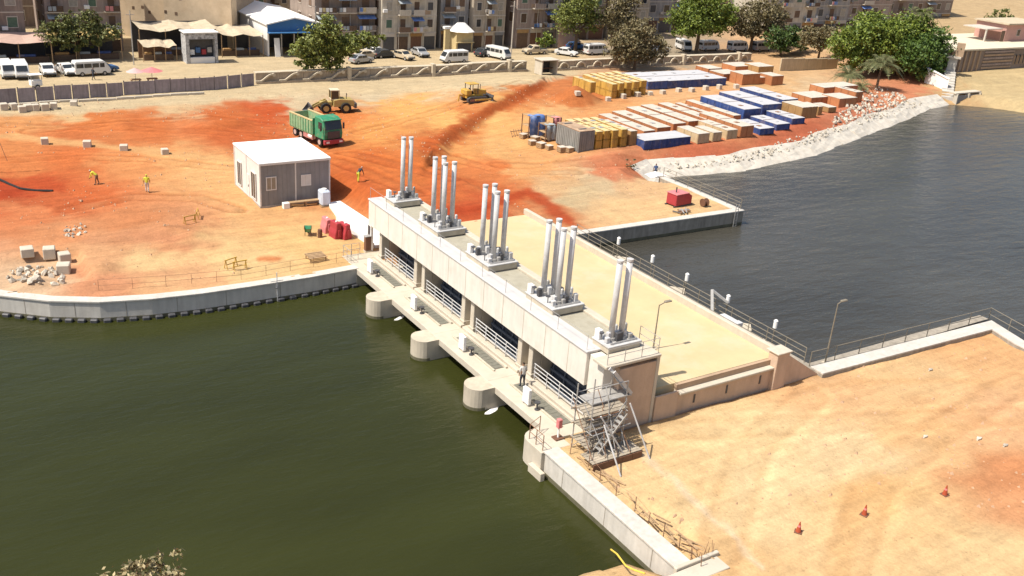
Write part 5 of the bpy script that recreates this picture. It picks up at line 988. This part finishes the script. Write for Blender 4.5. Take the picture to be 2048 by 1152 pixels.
# market stalls with cloth roofs
def stall(x0, x1, y0, y1, h, M, label, sag=.25, back=STEELD, name='market_stall'):
    t = thing(name, label, 'stall', (x0, y0, 0)); w = x1-x0; d = y1-y0; vs = []; fs = []; n = 9
    for i in range(n):
        for j in range(4): u = i/(n-1); v = j/3; vs.append((u*w, -.4+v*(d+.4), h+.5*v-sag*math.sin(math.pi*u*2)**2+random.uniform(-.12, .12)))
    for i in range(n-1):
        for j in range(3): a = i*4+j; fs.append((a, a+1, a+5, a+4))
    part('cloth_roof', MB().add(vs, fs), M, t)
    for k in range(4): part('post', MB().box(k*w/3-.05, k*w/3+.05, 0, .1, -.1, h-.1), WOOD, t)
    part('back_wall', MB().box(0, w, d-.2, d, -.1, h+.3), back, t); part('counter', MB().box(.3, w-.3, .9, 1.6, -.1, .9), SHUT, t)
    for k in range(3): part('goods', MB().box(.5+k*w/3.3, .5+k*w/3.3+w/5, 1.0, 1.5, .901, 1.25), (PBRN, TG, PBLUE)[k % 3], t, .05)
CL1 = mat('cream_cloth', (.50, .42, .30), .9, .2, 1.5, stain=((.36, .27, .17), 1., .6)); CL2 = mat('rose_cloth', (.48, .33, .27), .9, .2, 1.5); CL3 = mat('ochre_cloth', (.46, .33, .13), .9, .2, 1.5)
stall(8.5, 21.5, 157.5, 164.3, 3.2, CL2, 'shop row under a faded rose awning beside the minibuses'); stall(21.7, 31.5, 158.5, 165.5, 3.2, CL3, 'shop row under an ochre awning beside the white cars'); stall(34.6, 46.5, 160.2, 166, 4.4, CL1, 'stall under a torn cream cloth roof by the mud brick house', .5); stall(46.8, 53.6, 158.2, 166, 3.6, CL1, 'stall under a flat cream cloth beside the blue fronted hall', .3); stall(34.2, 39.2, 156.6, 160, 2.4, CL1, 'low lean to with rusty sheets beside the black kiosk', .2, RUSTM)
p = Vector((40.0, 154.0)); t = thing('kiosk', 'tall white framed kiosk with a dark patterned front', 'kiosk', (p.x, p.y, 0)); part('frame', MB().box(0, .55, 0, 2.6, -.2, 4.6).box(4.5, 4.9, 0, 2.6, -.2, 4.6).box(.56, 4.49, 0, 2.6, 3.7, 4.6), mat('printed_white', (.5, .5, .5), .6, .5, 2.5, stain=((.05, .05, .06), 2.2, .9)), t); part('roof', MB().box(-.2, 5.1, -.2, 2.8, 4.602, 4.75), WHITE, t); part('interior', MB().box(.56, 4.49, 1.2, 2.5, -.1, 3.69), STEELD, t); part('counter', MB().box(.6, 4.4, .1, .7, -.1, .9), WHITE, t)
for k in range(4): part('shelf_goods', MB().box(.8+k*.9, 1.5+k*.9, .8, 1.19, 1.2+.3*(k % 2), 2.0+.3*(k % 2)), (WHITE, VB, RED, STEELG)[k], t, .03)
# small street structures
t = thing('shop_kiosk', 'ochre street kiosk with a white ribbed pyramid roof', 'kiosk', (*P(928, 104), 0)); part('kiosk_body', MB().box(-1.7, 1.7, 0, 3, -.2, 3.6), TOPY, t); part('roof', MB().cyl((0, 1.5, 3.6), (0, 1.5, 5.0), 2.6, .8, n=8), WHITE, t); part('opening', MB().box(-1.4, 1.4, -.05, -.002, .1, 1.6), STEELD, t); part('valance', MB().box(-1.8, 1.8, -.5, -.06, 1.7, 1.85), TOPY, t)
t = thing('yellow_column', 'cream banner column beside the ochre street kiosk', 'column', (*P(892, 110), 0)); part('column_shaft', MB().box(-.5, .5, -.3, .3, -.2, 4.6), TOPY, t, .05); part('cap', MB().box(-.65, .65, -.45, .45, 4.601, 5.0), WHITE, t)
t = thing('stair_wall', 'sloping pink parapet of an outside stair beside the rose grey house', 'stairs', (112.3, 157, 0))
part('parapet', MB().extr([(0, 0), (5.2, -.2), (5.2, 1.0), (0, 5.4)], 0, .35), mat('pink_render', (.52, .36, .30), .9, .15, 1.), t); part('coping', MB().bar((-.1, .17, 5.5), (5.3, .17, 1.1), .5, .12), TRIM, t)
for k in range(10): part('step', MB().box(.3+k*.48, .78+k*.48, .36, 1.8, -.2, 4.6-k*.45), CONC, t)
t = thing('utility_pole', 'pale utility pole standing before the rose grey house', 'pole', (*P(1022, 108), 0)); part('pole', MB().cyl((0, 0, -.2), (0, 0, 9.5), .14, .1, n=8), TRIM, t); part('cross_arm', MB().bar((-.8, 0, 8.6), (.8, 0, 8.6), .1), TRIM, t)
t = thing('utility_pole', 'thin dark utility pole beside the ochre awning', 'pole', (*P(268, 130), 0)); part('pole', MB().cyl((0, 0, -.2), (0, 0, 8), .09, .07, n=8), STEELG, t); part('cross_arm', MB().bar((-.6, 0, 7.4), (.6, 0, 7.4), .08), STEELG, t)
t = thing('utility_pole', 'steel lamp pole at the right of the hall opening', 'pole', (*P(632, 118), 0)); part('pole', MB().cyl((0, 0, -.2), (0, 0, 8.5), .09, .07, n=8), STEELG, t); part('lamp_arm', MB().bar((0, 0, 8.4), (-1.2, 0, 8.7), .07), STEELG, t)
# far bank: arcaded terrace, stair, intake
p = G(1868, 150); zt = p.z; t = thing('terrace_building', 'long brown terrace wall with arched niches and a cream flat roof', 'building', p); WT = 46
part('wall', MB().box(0, WT, 0, 16, -1, 4.3), FAC[0], t); part('roof', MB().box(-.2, WT+.2, -.25, 16.2, 4.301, 4.6), mat('cream_roof', (.60, .53, .40), .9, .12, .6), t)
for k in range(9): x = .8+k*1.5; part('pilaster', MB().box(x, x+.35, -.22, -.002, -.5, 4.2), BRICK, t)
for k in range(6): part('band', MB().box(14.5, 24.5, -.12-.02*k, -.002, .6+k*.62, .95+k*.62), FAC[5] if k % 2 else BRICK, t)
for k in range(14):
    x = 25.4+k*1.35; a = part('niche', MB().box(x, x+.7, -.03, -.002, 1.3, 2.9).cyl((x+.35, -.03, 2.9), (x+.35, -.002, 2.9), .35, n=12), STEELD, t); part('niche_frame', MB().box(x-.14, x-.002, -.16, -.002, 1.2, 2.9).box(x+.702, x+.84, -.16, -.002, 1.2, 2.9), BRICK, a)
h_ = thing('roof_house', 'small pink walled house with a cream roof on the terrace', 'house', (p.x+30, p.y+6, zt+4.6)); part('wall', MB().box(0, 14, 0, 7, 0, 3.4), mat('pink_plaster', (.52, .30, .25), .9, .15, .8), h_); part('roof', MB().box(-.5, 14.5, -.6, 7.4, 3.401, 3.7), CL1, h_); part('lean_to_roof', MB().box(-6, -.51, .5, 6, 2.4, 2.6), TRIM, h_); part('lean_to_post', MB().box(-5.9, -5.6, .6, .9, 0, 2.39), TRIM, h_); part('doorway', MB().box(-1.5, -.2, -.04, -.002, 0, 2.2), SHUT, h_)
for x in (4, 8): o = part('window', MB().box(x, x+1.2, -.07, -.002, 1.0, 2.4), TRIM, h_); part('pane', MB().box(x+.12, x+1.08, -.09, -.071, 1.1, 2.3), GLASS, o)
w_ = thing('white_wing_wall', 'white rendered wing wall sloping down beside the far intake', 'wall', G(1848, 166)); q = G(1893, 182)-w_.location
part('wall_panel', MB().add([(0, 0, -.8), (q.x, q.y, q.z-.8), (q.x, q.y, q.z+2.0), (0, 0, 2.7), (.4, .3, -.8), (q.x+.4, q.y+.3, q.z-.8), (q.x+.4, q.y+.3, q.z+2.0), (.4, .3, 2.7)], [(0, 1, 2, 3), (7, 6, 5, 4), (0, 4, 5, 1), (3, 2, 6, 7), (1, 5, 6, 2), (0, 3, 7, 4)]), WHITE, w_); part('coping', MB().bar((.2, .15, 2.76), (q.x+.2, q.y+.15, q.z+2.06), .6, .12), WHITE, w_)
c = G(1893, 201); e_ = G(1898, 152); t = thing('stone_stair', 'weathered white stone stair pier at the far intake', 'stairs', c); dv = (e_-c); dv.z = 0; ln = dv.length; t.rotation_euler = (0, 0, math.atan2(dv.y, dv.x))
for k in range(10): part('step', MB().box(k*ln/10, (k+1)*ln/10, -1.0, 1.0, -1.8, .5+k*.30), CONCX, t, .03)
part('pier_shaft', MB().box(ln, ln+1.4, -.8, .8, -1, 5.6), CONCX, t, .04); part('cap', MB().box(ln-.4, ln+1.8, -1.3, 1.3, 5.61, 5.95), TRIM, t); part('brick_pier', MB().box(ln+.3, ln+1.5, -1.6, -.2, 5.96, 8.4), BRICK, t)
c = G(1908, 206); t = thing('intake_screen', 'grey concrete intake front with two bays at the far shore', 'intake', (c.x, c.y, WZ))
for k in range(2): part('screen_panel', MB().box(.2+k*3.4, 3.5+k*3.4, -.3, .0, -1, 1.5), PANELG, t)
for k in range(3): part('pier', MB().box(-.15+k*3.4, .18+k*3.4, -.5, .3, -1, 1.8), CONCW, t)
part('deck', MB().box(-.3, 7.2, -.2, 1.2, 1.81, 2.0), CONCW, t)

# ------------------------------------------------------------------ trees
LG = leafmat('bright_foliage', (.06, .10, .012), (.21, .26, .03)); LO2 = leafmat('yellow_olive_foliage', (.075, .10, .015), (.22, .24, .045)); LDRY = leafmat('dry_foliage', (.10, .09, .035), (.42, .34, .18)); LG2 = leafmat('deep_foliage', (.03, .075, .01), (.11, .17, .022)); LO = leafmat('olive_foliage', (.07, .085, .02), (.17, .18, .05)); LD = leafmat('dusty_foliage', (.10, .085, .035), (.22, .18, .085)); LK = leafmat('dark_foliage', (.02, .05, .008), (.08, .13, .02)); LP = leafmat('palm_foliage', (.07, .09, .03), (.20, .19, .08))
BARK = mat('bark', (.16, .11, .07), .95, .3, 4., .5, 12)
def tree(name, label, base, h, lobes, M, leaf=.34, dens=420, cat='tree', group=None):
    """lobes: (dx, dy, z, rx, ry, rz) ellipsoids filled with leaf clumps; limbs run from the trunk into each lobe"""
    t = thing(name, label, cat, base, 0, group); R_ = random.Random(hash(label) % 9999 if 0 else len(label)*7+int(base[0])); g_ = np.random.default_rng(len(label)*13+int(base[0]))
    tb = MB(); th = min(l[2] for l in lobes)*.75; tb.cyl((0, 0, -.3), (.05, 0, th), h*.035, h*.022, n=8)
    for dx, dy, z, rx, ry, rz in lobes:
        m_ = Vector((dx*.5+R_.uniform(-.2, .2), dy*.5, (th+z)/2)); tb.cyl((.05, 0, th*.9), tuple(m_), h*.02, h*.013, n=6); tb.cyl(tuple(m_), (dx, dy, z+rz*.2), h*.013, h*.006, n=5)
        for k in range(4): a = R_.uniform(0, 6.28); tb.cyl(tuple(m_), (dx+rx*.65*math.cos(a), dy+ry*.65*math.sin(a), z+R_.uniform(-.3, .5)*rz), h*.008, h*.003, n=4)
    part('trunk', tb, BARK, t)
    V = []
    for dx, dy, z, rx, ry, rz in lobes:
        n = int(dens*(rx*ry*rz)**(2/3)/2.6); nc = max(8, n//30)
        d = g_.normal(size=(nc, 3)); d /= np.linalg.norm(d, axis=1)[:, None]; rad = g_.uniform(.4, 1.22, nc)[:, None]; c = d*rad*np.array([rx, ry, rz])+np.array([dx, dy, z])
        cr = g_.uniform(.18, .8, nc)*min(rx, rz)*.42
        idx = g_.integers(0, nc, n); p = c[idx]+g_.normal(size=(n, 3))*cr[idx][:, None]*np.array([.75, .75, .5])
        u = g_.normal(size=(n, 3)); u /= np.linalg.norm(u, axis=1)[:, None]; w = np.cross(u, g_.normal(size=(n, 3))); w /= np.linalg.norm(w, axis=1)[:, None]; s = leaf*g_.uniform(.5, 1.1, n)[:, None]
        V.append(np.stack([p-u*s, p+w*s*.55, p+u*s, p-w*s*.55], 1))
    V = np.concatenate(V).reshape(-1, 3); me = bpy.data.meshes.new('crown'); me.from_pydata(V.tolist(), [], np.arange(len(V)).reshape(-1, 4).tolist()); me.materials.append(M); part('crown', me, M, t); return t
B0 = lambda px, py: tuple(G(px, py))
tree('street_tree', 'dusty olive tree leaning over the scrolled street wall', B0(660, 158), 9, [(-3.4, 0, 4.3, 2.4, 2, 1.6), (-.6, .4, 6.2, 2.4, 2, 2.6), (2.4, .2, 4.8, 2.4, 2, 1.7), (6.0, 1.2, 5.6, 3.0, 1.7, 1.1), (.1, -.4, 3.0, 2.2, 1.4, 1.5), (-3.6, .3, 2.6, 1.4, 1, .9)], LO2, .28, 1500)
tree('street_tree', 'brownish dusty tree beside the arched scroll wall', B0(1268, 139), 9, [(-3.4, 0, 4.0, 3.0, 2.2, 2.2), (.3, 0, 6.0, 3.2, 2.2, 2.6), (3.6, 0, 4.0, 2.6, 2, 2.2), (-.5, -.5, 2.6, 3.2, 1.6, 1.3)], LD, .28, 1200)
tree('street_tree', 'tall bright green tree above the parked minibuses', B0(1392, 106), 13, [(-3.6, 0, 6.6, 3.6, 3, 2.8), (1, .5, 9.5, 4.2, 3, 3.4), (5.0, 0, 7.2, 3.6, 2.8, 2.8), (0, -1, 5.4, 5.0, 2.2, 1.8)], LG, .30, 1400)
tree('street_tree', 'dusty olive tree to the right of the bright green tree', B0(1500, 102), 11, [(-3.4, 0, 6.0, 3.4, 2.5, 2.6), (2, 0, 8.0, 4.0, 2.5, 3.0), (6.0, 0, 5.8, 3.2, 2, 2.4), (0, 0, 4.2, 4.4, 2, 1.4)], LD, .3, 1000)
tree('street_tree', 'green tree between the rose grey house and the feathery tree', B0(1150, 104), 11, [(-2.2, 0, 6.6, 2.8, 2.2, 2.8), (1.5, 0, 9.0, 3.0, 2.2, 2.6), (3.4, 0, 5.8, 2.4, 1.8, 1.8)], LO2, .28, 1100)
tree('street_tree', 'tall feathery tree behind the parked white and blue minibus', B0(1232, 106), 13, [(-1.8, 0, 7, 2.8, 2, 3.0), (1.2, 0, 10.2, 2.8, 2, 3.0), (2.4, 0, 5.4, 2.6, 1.8, 2.0)], LD, .28, 1000)
tree('street_tree', 'dusty green tree in front of the brown block by the stalls', B0(158, 122), 8, [(-2.8, 0, 4.2, 2.5, 1.8, 1.7), (.6, 0, 5.4, 2.9, 1.8, 1.8), (3.8, 0, 4.2, 2.5, 1.6, 1.6), (0, -.4, 2.8, 3.2, 1.4, 1.1)], LO, .28, 1100)
tree('street_bush', 'small round green bush before the rose grey house', B0(1088, 104), 3.5, [(0, 0, 2.2, 1.7, 1.4, 1.5)], LG, .28, 820, 'bush')
tree('street_tree', 'reddish brown bare looking tree beside the cream wall', B0(1635, 124), 8, [(-2.8, 0, 5.0, 3.0, 2, 1.9), (1.8, 0, 5.6, 3.4, 2, 1.9), (.2, 0, 3.6, 3.2, 1.6, 1.2)], LD, .28, 900)
for i, (px, py, h, M, lab, lb) in enumerate([(1705, 152, 11, LG, 'big bright green tree at the left of the river clump', [(-2.6, 0, 6.0, 4.0, 3, 3.0), (2, 0, 8.6, 4.4, 3, 3.0), (0, -1, 3.8, 4.8, 2, 2.2)]), (1785, 152, 12, LG, 'big bright green tree in the middle of the river clump', [(-2.5, 0, 7.0, 4.2, 3, 3.2), (2.6, 0, 8.6, 4.8, 3, 3.0), (.5, -1, 4.0, 5.4, 2, 2.6)]), (1838, 160, 10, LG2, 'dark green tree at the river end of the clump', [(-2.4, 0, 4.8, 3.8, 2.6, 2.8), (2.4, 0, 6.4, 4.0, 2.6, 2.8), (0, -1, 2.6, 4.8, 2, 1.8)]), (1745, 142, 11, LK, 'dark tree behind the bright trees of the river clump', [(0, 0, 5.4, 5.5, 3, 4.0)]), (1560, 112, 7, LK, 'low dark tree beyond the silver minibus', [(0, 0, 3.6, 4.5, 2, 2.2), (5, 0, 3.0, 3.5, 2, 1.8)])]): tree('river_tree' if i < 4 else 'street_tree', lab, B0(px, py), h, lb, M, .30, 1350)
tree('roof_bush', 'green bush growing behind the cream terrace roof', B0(1985, 96), 9, [(0, 0, 6, 4.6, 2, 2.2), (5, 0, 5.4, 3.4, 2, 1.5)], LO, .4, 520, 'bush')
def palm(label, base, h, n, L_, M=LP):
    t = thing('palm_tree', label, 'palm', base); R_ = random.Random(int(base[0]*10)); mb = MB()
    for k in range(8): mb.cyl((.02*k, 0, k*h/8-.2), (.02*k, 0, (k+1)*h/8), .26-.012*k, .21-.012*k, n=8)
    part('trunk', mb, BARK, t)
    for k in range(n):
        a = 2*math.pi*k/n+R_.uniform(-.2, .2); el = R_.uniform(.1, 1.25); dirx, diry = math.cos(a), math.sin(a); mb = MB(); prev = Vector((.15, 0, h)); 
        for j in range(9):
            u = (j+1)/9; r = L_*u*math.cos(el)*(1-.1*u); z = h+L_*u*math.sin(el)-1.5*L_*u*u*.42; q = Vector((.15+dirx*r, diry*r, z)); mb.cyl(tuple(prev), tuple(q), .035*(1-u*.8), n=4, caps=False)
            w = (.75*math.sin(math.pi*min(1, u*.9+.1))+.1)*L_*.24; sx, sy = -diry, dirx
            for s in (-1, 1):
                for o_ in (0, .5): m_ = prev.lerp(q, o_); tip = m_+Vector((sx*s*w+dirx*w*.5, sy*s*w+diry*w*.5, -.22*w)); e = m_+(q-prev)*.30; mb.add([tuple(m_), tuple(tip), tuple(e)], [(0, 1, 2)])
            prev = q
        part('frond', mb, M, t)
palm('short palm with a wide crown beside the rubble heap', B0(1752, 180), 4.4, 36, 5.2); palm('short palm next to the cream wall', B0(1692, 174), 2.2, 28, 4.2); palm('tall palm rising behind the big green river trees', B0(1818, 140), 10.5, 28, 4.6, LP); palm('low young palm between the two short river palms', B0(1720, 183), .9, 20, 3.2)
tree('bank_bush', 'scrubby bush with pale dry twigs on the near bank', (4.9, 31.2, TH(4.9, 31.2)), 6.2, [(.25, 0, 5.2, 1.0, .9, .8), (-1.5, .1, 5.0, .5, .5, .55), (.7, .2, 4.6, 1.3, 1., .9)], LDRY, .13, 1500, 'bush')
tree('slope_bush', 'small dry bush at the foot of the fill slope', B0(1262, 338), 1.2, [(0, 0, .6, .9, .6, .45)], LD, .16, 600, 'bush')

# ------------------------------------------------------------------ people
SKIN = mat('skin', (.28, .15, .09), .6, .1, 6.); CLY = mat('hi_vis_yellow', (.62, .60, .06), .7, .1, 6.); CLW = mat('white_shirt', (.6, .58, .54), .8, .1, 6.); CLD = mat('dark_cloth', (.04, .045, .06), .8, .2, 6.); CLB = mat('blue_cloth', (.07, .11, .22), .8, .2, 6.); CLBR = mat('brown_cloth', (.22, .14, .08), .8, .2, 6.); HAIR = mat('dark_hair', (.02, .015, .012), .7, .2, 8.)
def person(label, base, rz, shirt, trouser, hat, pose='stand'):
    bend = {'stand': 0, 'walk': .05, 'bend': .9}[pose]; st = {'stand': .06, 'walk': .26, 'bend': .12}[pose]
    Rm = Matrix.Rotation(bend, 3, 'Y'); pv = Vector((0, 0, .93)); up = lambda x, y, z: tuple(Rm @ (Vector((x, y, z))-pv)+pv)
    V = {}; E = []; TG_ = []
    def v(n, co, r): V[n] = (co, r)
    def e(a, b, tg): E.append((a, b)); TG_.append(tg)
    v('pel', (0, 0, .93), .145); v('waist', up(.01, 0, 1.08), .135); v('chest', up(.02, 0, 1.30), .165); v('neck', up(.02, 0, 1.50), .062); v('chin', up(.04, 0, 1.57), .075); v('head', up(.03, 0, 1.67), .098); v('crown', up(.015, 0, 1.75), .085); v('nose', up(.135, 0, 1.64), .018)
    for a, b, tg in (('pel', 'waist', 1), ('waist', 'chest', 1), ('chest', 'neck', 1), ('neck', 'chin', 0), ('chin', 'head', 0), ('head', 'crown', 3), ('head', 'nose', 0)): e(a, b, tg)
    for s, nm in ((-1, 'r'), (1, 'l')):
        f = s*st; v('hip'+nm, (0, s*.10, .88), .11); v('kn'+nm, (f*.5+.05, s*.11, .49), .07); v('an'+nm, (f-.02, s*.11, .09), .048); v('toe'+nm, (f+.17, s*.13, .045), .042)
        e('pel', 'hip'+nm, 2); e('hip'+nm, 'kn'+nm, 2); e('kn'+nm, 'an'+nm, 2); e('an'+nm, 'toe'+nm, 4)
        sh = up(.02, s*.20, 1.44); g_ = -s*st*.8; v('sh'+nm, sh, .07)
        if pose == 'bend': el = Vector(sh)+Vector((.08, s*.03, -.28)); wr = el+Vector((.10, 0, -.24))
        else: el = Vector(sh)+Vector((g_*.5-.02, s*.06, -.28)); wr = el+Vector((g_*.6+.10, s*.0, -.22))
        v('el'+nm, tuple(el), .048); v('wr'+nm, tuple(wr), .034); d = (wr-el).normalized(); v('pa'+nm, tuple(wr+d*.07), .036)
        e('chest', 'sh'+nm, 1); e('sh'+nm, 'el'+nm, 1); e('el'+nm, 'wr'+nm, 0 if pose != 'bend' else 1); e('wr'+nm, 'pa'+nm, 0)
        side = Vector((1, 0, 0)).cross(d).normalized(); fw = d.cross(side).normalized()
        for k, (o_, l_) in enumerate(((-.030, .070), (-.010, .082), (.010, .078), (.030, .060))):
            b = wr+d*.09+fw*o_; v(f'f{k}{nm}', tuple(b), .010); v(f'g{k}{nm}', tuple(b+d*l_*.55), .009); v(f'h{k}{nm}', tuple(b+d*l_+side*s*-.015), .008); e('pa'+nm, f'f{k}{nm}', 0); e(f'f{k}{nm}', f'g{k}{nm}', 0); e(f'g{k}{nm}', f'h{k}{nm}', 0)
        b = wr+d*.05-fw*.045; v('th'+nm, tuple(b), .011); v('ti'+nm, tuple(b+d*.05-fw*.02), .010); e('pa'+nm, 'th'+nm, 0); e('th'+nm, 'ti'+nm, 0)
    names = list(V); me = bpy.data.meshes.new('skel'); me.from_pydata([V[n][0] for n in names], [(names.index(a), names.index(b)) for a, b in E], [])
    ob = bpy.data.objects.new('skel', me); COL.objects.link(ob); ob.modifiers.new('s', 'SKIN'); 
    for i, n in enumerate(names): me.skin_vertices[0].data[i].radius = (V[n][1],)*2; me.skin_vertices[0].data[i].use_root = (i == 0)
    ss = ob.modifiers.new('u', 'SUBSURF'); ss.levels = 1; dg = bpy.context.evaluated_depsgraph_get(); dg.update(); bm_ = bpy.data.meshes.new_from_object(ob.evaluated_get(dg)); bpy.data.objects.remove(ob)
    bm_.materials.clear()
    for M in (SKIN, shirt, trouser, hat, CLD): bm_.materials.append(M)
    co = np.array([V[n][0] for n in names]); seg = [(co[names.index(a)], co[names.index(b)]) for a, b in E]; idx = []
    for p in bm_.polygons:
        c = np.array(p.center); best = 1e9; bi = 0
        for k, (a, b) in enumerate(seg):
            ab = b-a; u = np.clip(np.dot(c-a, ab)/np.dot(ab, ab), 0, 1); d_ = np.linalg.norm(c-a-u*ab)
            if d_ < best: best = d_; bi = k
        idx.append(TG_[bi])
    bm_.polygons.foreach_set('material_index', idx); bm_.polygons.foreach_set('use_smooth', [True]*len(idx)); bm_.name = 'person'
    o = link('person', bm_, None, base); o.rotation_euler = (0, 0, rz)
    return tag(o, label, 'person')
person('worker in a yellow vest bending over on the red soil', B0(195, 370), 2.6, CLY, CLBR, CLW, 'bend')
person('worker in a yellow vest and pale trousers standing on the sand', B0(295, 386), 1.2, CLY, CLW, CLY, 'stand')
person('person in dark clothes bending on the brown track behind the barrage', B0(716, 364), .5, CLD, CLY, CLW, 'bend')
person('person in white top and dark trousers standing on the gate walkway', (31.6, 44.9, .01), 1.5, CLW, CLD, HAIR, 'stand')
person('person in a pale shirt walking among the white cars', B0(113, 153), 2.0, CLW, CLBR, HAIR, 'walk'); person('person in a white robe standing beside the white minibus', B0(124, 152), 4.0, CLW, CLW, HAIR, 'stand')
person('person in blue standing on the shore by the crumpled white sheet', B0(1309, 357), 1.0, CLB, CLD, HAIR, 'stand'); person('person in pale shirt at the shore end of the promontory railing', B0(1331, 356), 2.0, CLW, CLB, HAIR, 'stand')
person('person in dark clothes walking on the street behind the hoarding', B0(187, 160), 0.3, CLD, CLD, HAIR, 'walk')
# black tube curving over the red ground at the left
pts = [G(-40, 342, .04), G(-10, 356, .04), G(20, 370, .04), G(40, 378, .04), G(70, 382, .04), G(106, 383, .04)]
single('black_tube', MB().path([tuple(p-pts[3]) for p in pts], .13, 8), BLACK, 'thick black tube curving over the dark red soil', 'hose', pts[3])
t = thing('survey_mast', 'thin dark mast with stays at the edge of the red ground', 'mast', G(-4, 345)); part('mast', MB().cyl((0, 0, -.2), (.25, 0, 5.0), .07, .04, n=6), STEELD, t); part('stay', MB().cyl((.2, 0, 4.2), (.9, -.6, 1.2), .02, n=4), STEELD, t); part('head', MB().box(.1, .45, -.1, .1, 4.9, 5.2), RUSTM, t)

# ------------------------------------------------------------------ loose stones and clods over the bare ground
def pebbles():
    zones = [((0, 52), (70, 132), 2600), ((52, 84), (70, 128), 1300), ((30, 69), (20, 37), 700)]; V = []; F = []; g_ = np.random.default_rng(5)
    for (x0, x1), (y0, y1), n in zones:
        x = g_.uniform(x0, x1, n); y = g_.uniform(y0, y1, n); z = terrain(x, y); keep = (z > -.5) & (vnoise(x, y, 5, 31) > .42); keep &= ~((x > 27.5) & (x < 48) & (y < 93) & (y > 67)) ; keep &= ~((x > 29) & (x < 54) & (y > 36.6) & (y < 71))
        for a, b, c in zip(x[keep], y[keep], z[keep]):
            s_ = .04+.12*g_.random()**2.5; i = len(V); o_ = g_.uniform(.6, 1.4, 6)*s_
            V += [(a-o_[0], b, c-.02), (a, b-o_[1], c-.02), (a+o_[2], b, c-.02), (a, b+o_[3], c-.02), (a+.3*s_, b, c+o_[4]*.9)]; F += [(i, i+1, i+4), (i+1, i+2, i+4), (i+2, i+3, i+4), (i+3, i, i+4)]
    me = bpy.data.meshes.new('loose_stones'); me.from_pydata(V, [], F); M = mat('clods', (.46, .30, .19), .95, .4, 3.); me.materials.append(M); tag(link('loose_stones', me), 'small stones and clods strewn over the bare ground', 'stones', None, 'stuff')
pebbles()

# ------------------------------------------------------------------ labels that single out each of a row
ORD = ['nearest', 'second', 'third', 'fourth', 'fifth', 'sixth', 'seventh', 'eighth', 'ninth', 'tenth', 'eleventh']
def relabel(group, key, fmt):
    obs = sorted([o for o in COL.objects if o.get('group') == group and o.parent is None], key=key)
    for k, o in enumerate(obs): o['label'] = fmt.format(('next' if k == 0 else ORD[k]), 'to' if k == 0 else 'from')
by, ny, bx = (lambda o: o.location.y), (lambda o: -o.location.y), (lambda o: o.location.x)
relabel('white cabinets on the gate walkway', by, 'white control cabinet on the gate walkway, {} {} the scaffolding')
relabel('valves on the gate walkway', by, 'small dark handwheel valve on the gate walkway, {} {} the scaffolding')
relabel('white lamps along the upstream railing', ny, 'white railing lamp of the upstream walkway, {} {} the sandy promontory')
relabel('foam beside the piers', by, 'white foam patch beside a round pier, {} {} the scaffolding')
relabel('orange pontoons in the middle row', bx, 'long orange pontoon with pale deck, {} {} the brown box by the yellow stacks')
relabel('blue pontoons in the far row', bx, 'blue pontoon with white deck in the far row, {} {} the yellow stack')
relabel('large blue pontoons in the middle row', bx, 'large blue pontoon of the raised row, {} {} the orange pontoon alongside')
relabel('small blue pontoons near the slope', bx, 'small blue pontoon at the fill slope, {} {} the tall orange pontoon')
relabel('spaced concrete blocks on the red soil', lambda o: -o.location.x, 'pale block in the spaced row on red soil, {} {} the site office')
relabel('white blocks before the pontoons', bx, 'white block in the row before the far pontoons, {} {} the spoil heap')
relabel('cones on the bare sand', bx, 'orange red traffic cone on the bare sand, {} {} the white quay wall')
relabel('white blocks below the hoarding', lambda o: -o.location.x, 'white concrete block below the grey hoarding, {} {} the free end of the kerb')
for o, l in zip(sorted([o for o in COL.objects if o.get('group') == 'yellow boxes beside the grey container' and o.parent is None], key=lambda o: (round(o.location.z, 0), o.location.x)), [f'yellow box {w} of its stack, {a} the grey container' for w in ('at the bottom', 'on top') for a in ('next to', 'second from', 'third from', 'fourth from')]): o['label'] = l
for o, l in zip(sorted([o for o in COL.objects if o.get('group') == 'yellow boxes stacked in the far yard row' and o.parent is None], key=lambda o: (round(o.location.z, 0), -o.location.x)), [f'far yard yellow box {w} of its stack, {a} the blue pontoons' for w in ('at the bottom', 'on top') for a in ('next to', 'second from', 'third from', 'fourth from', 'fifth from')]): o['label'] = l
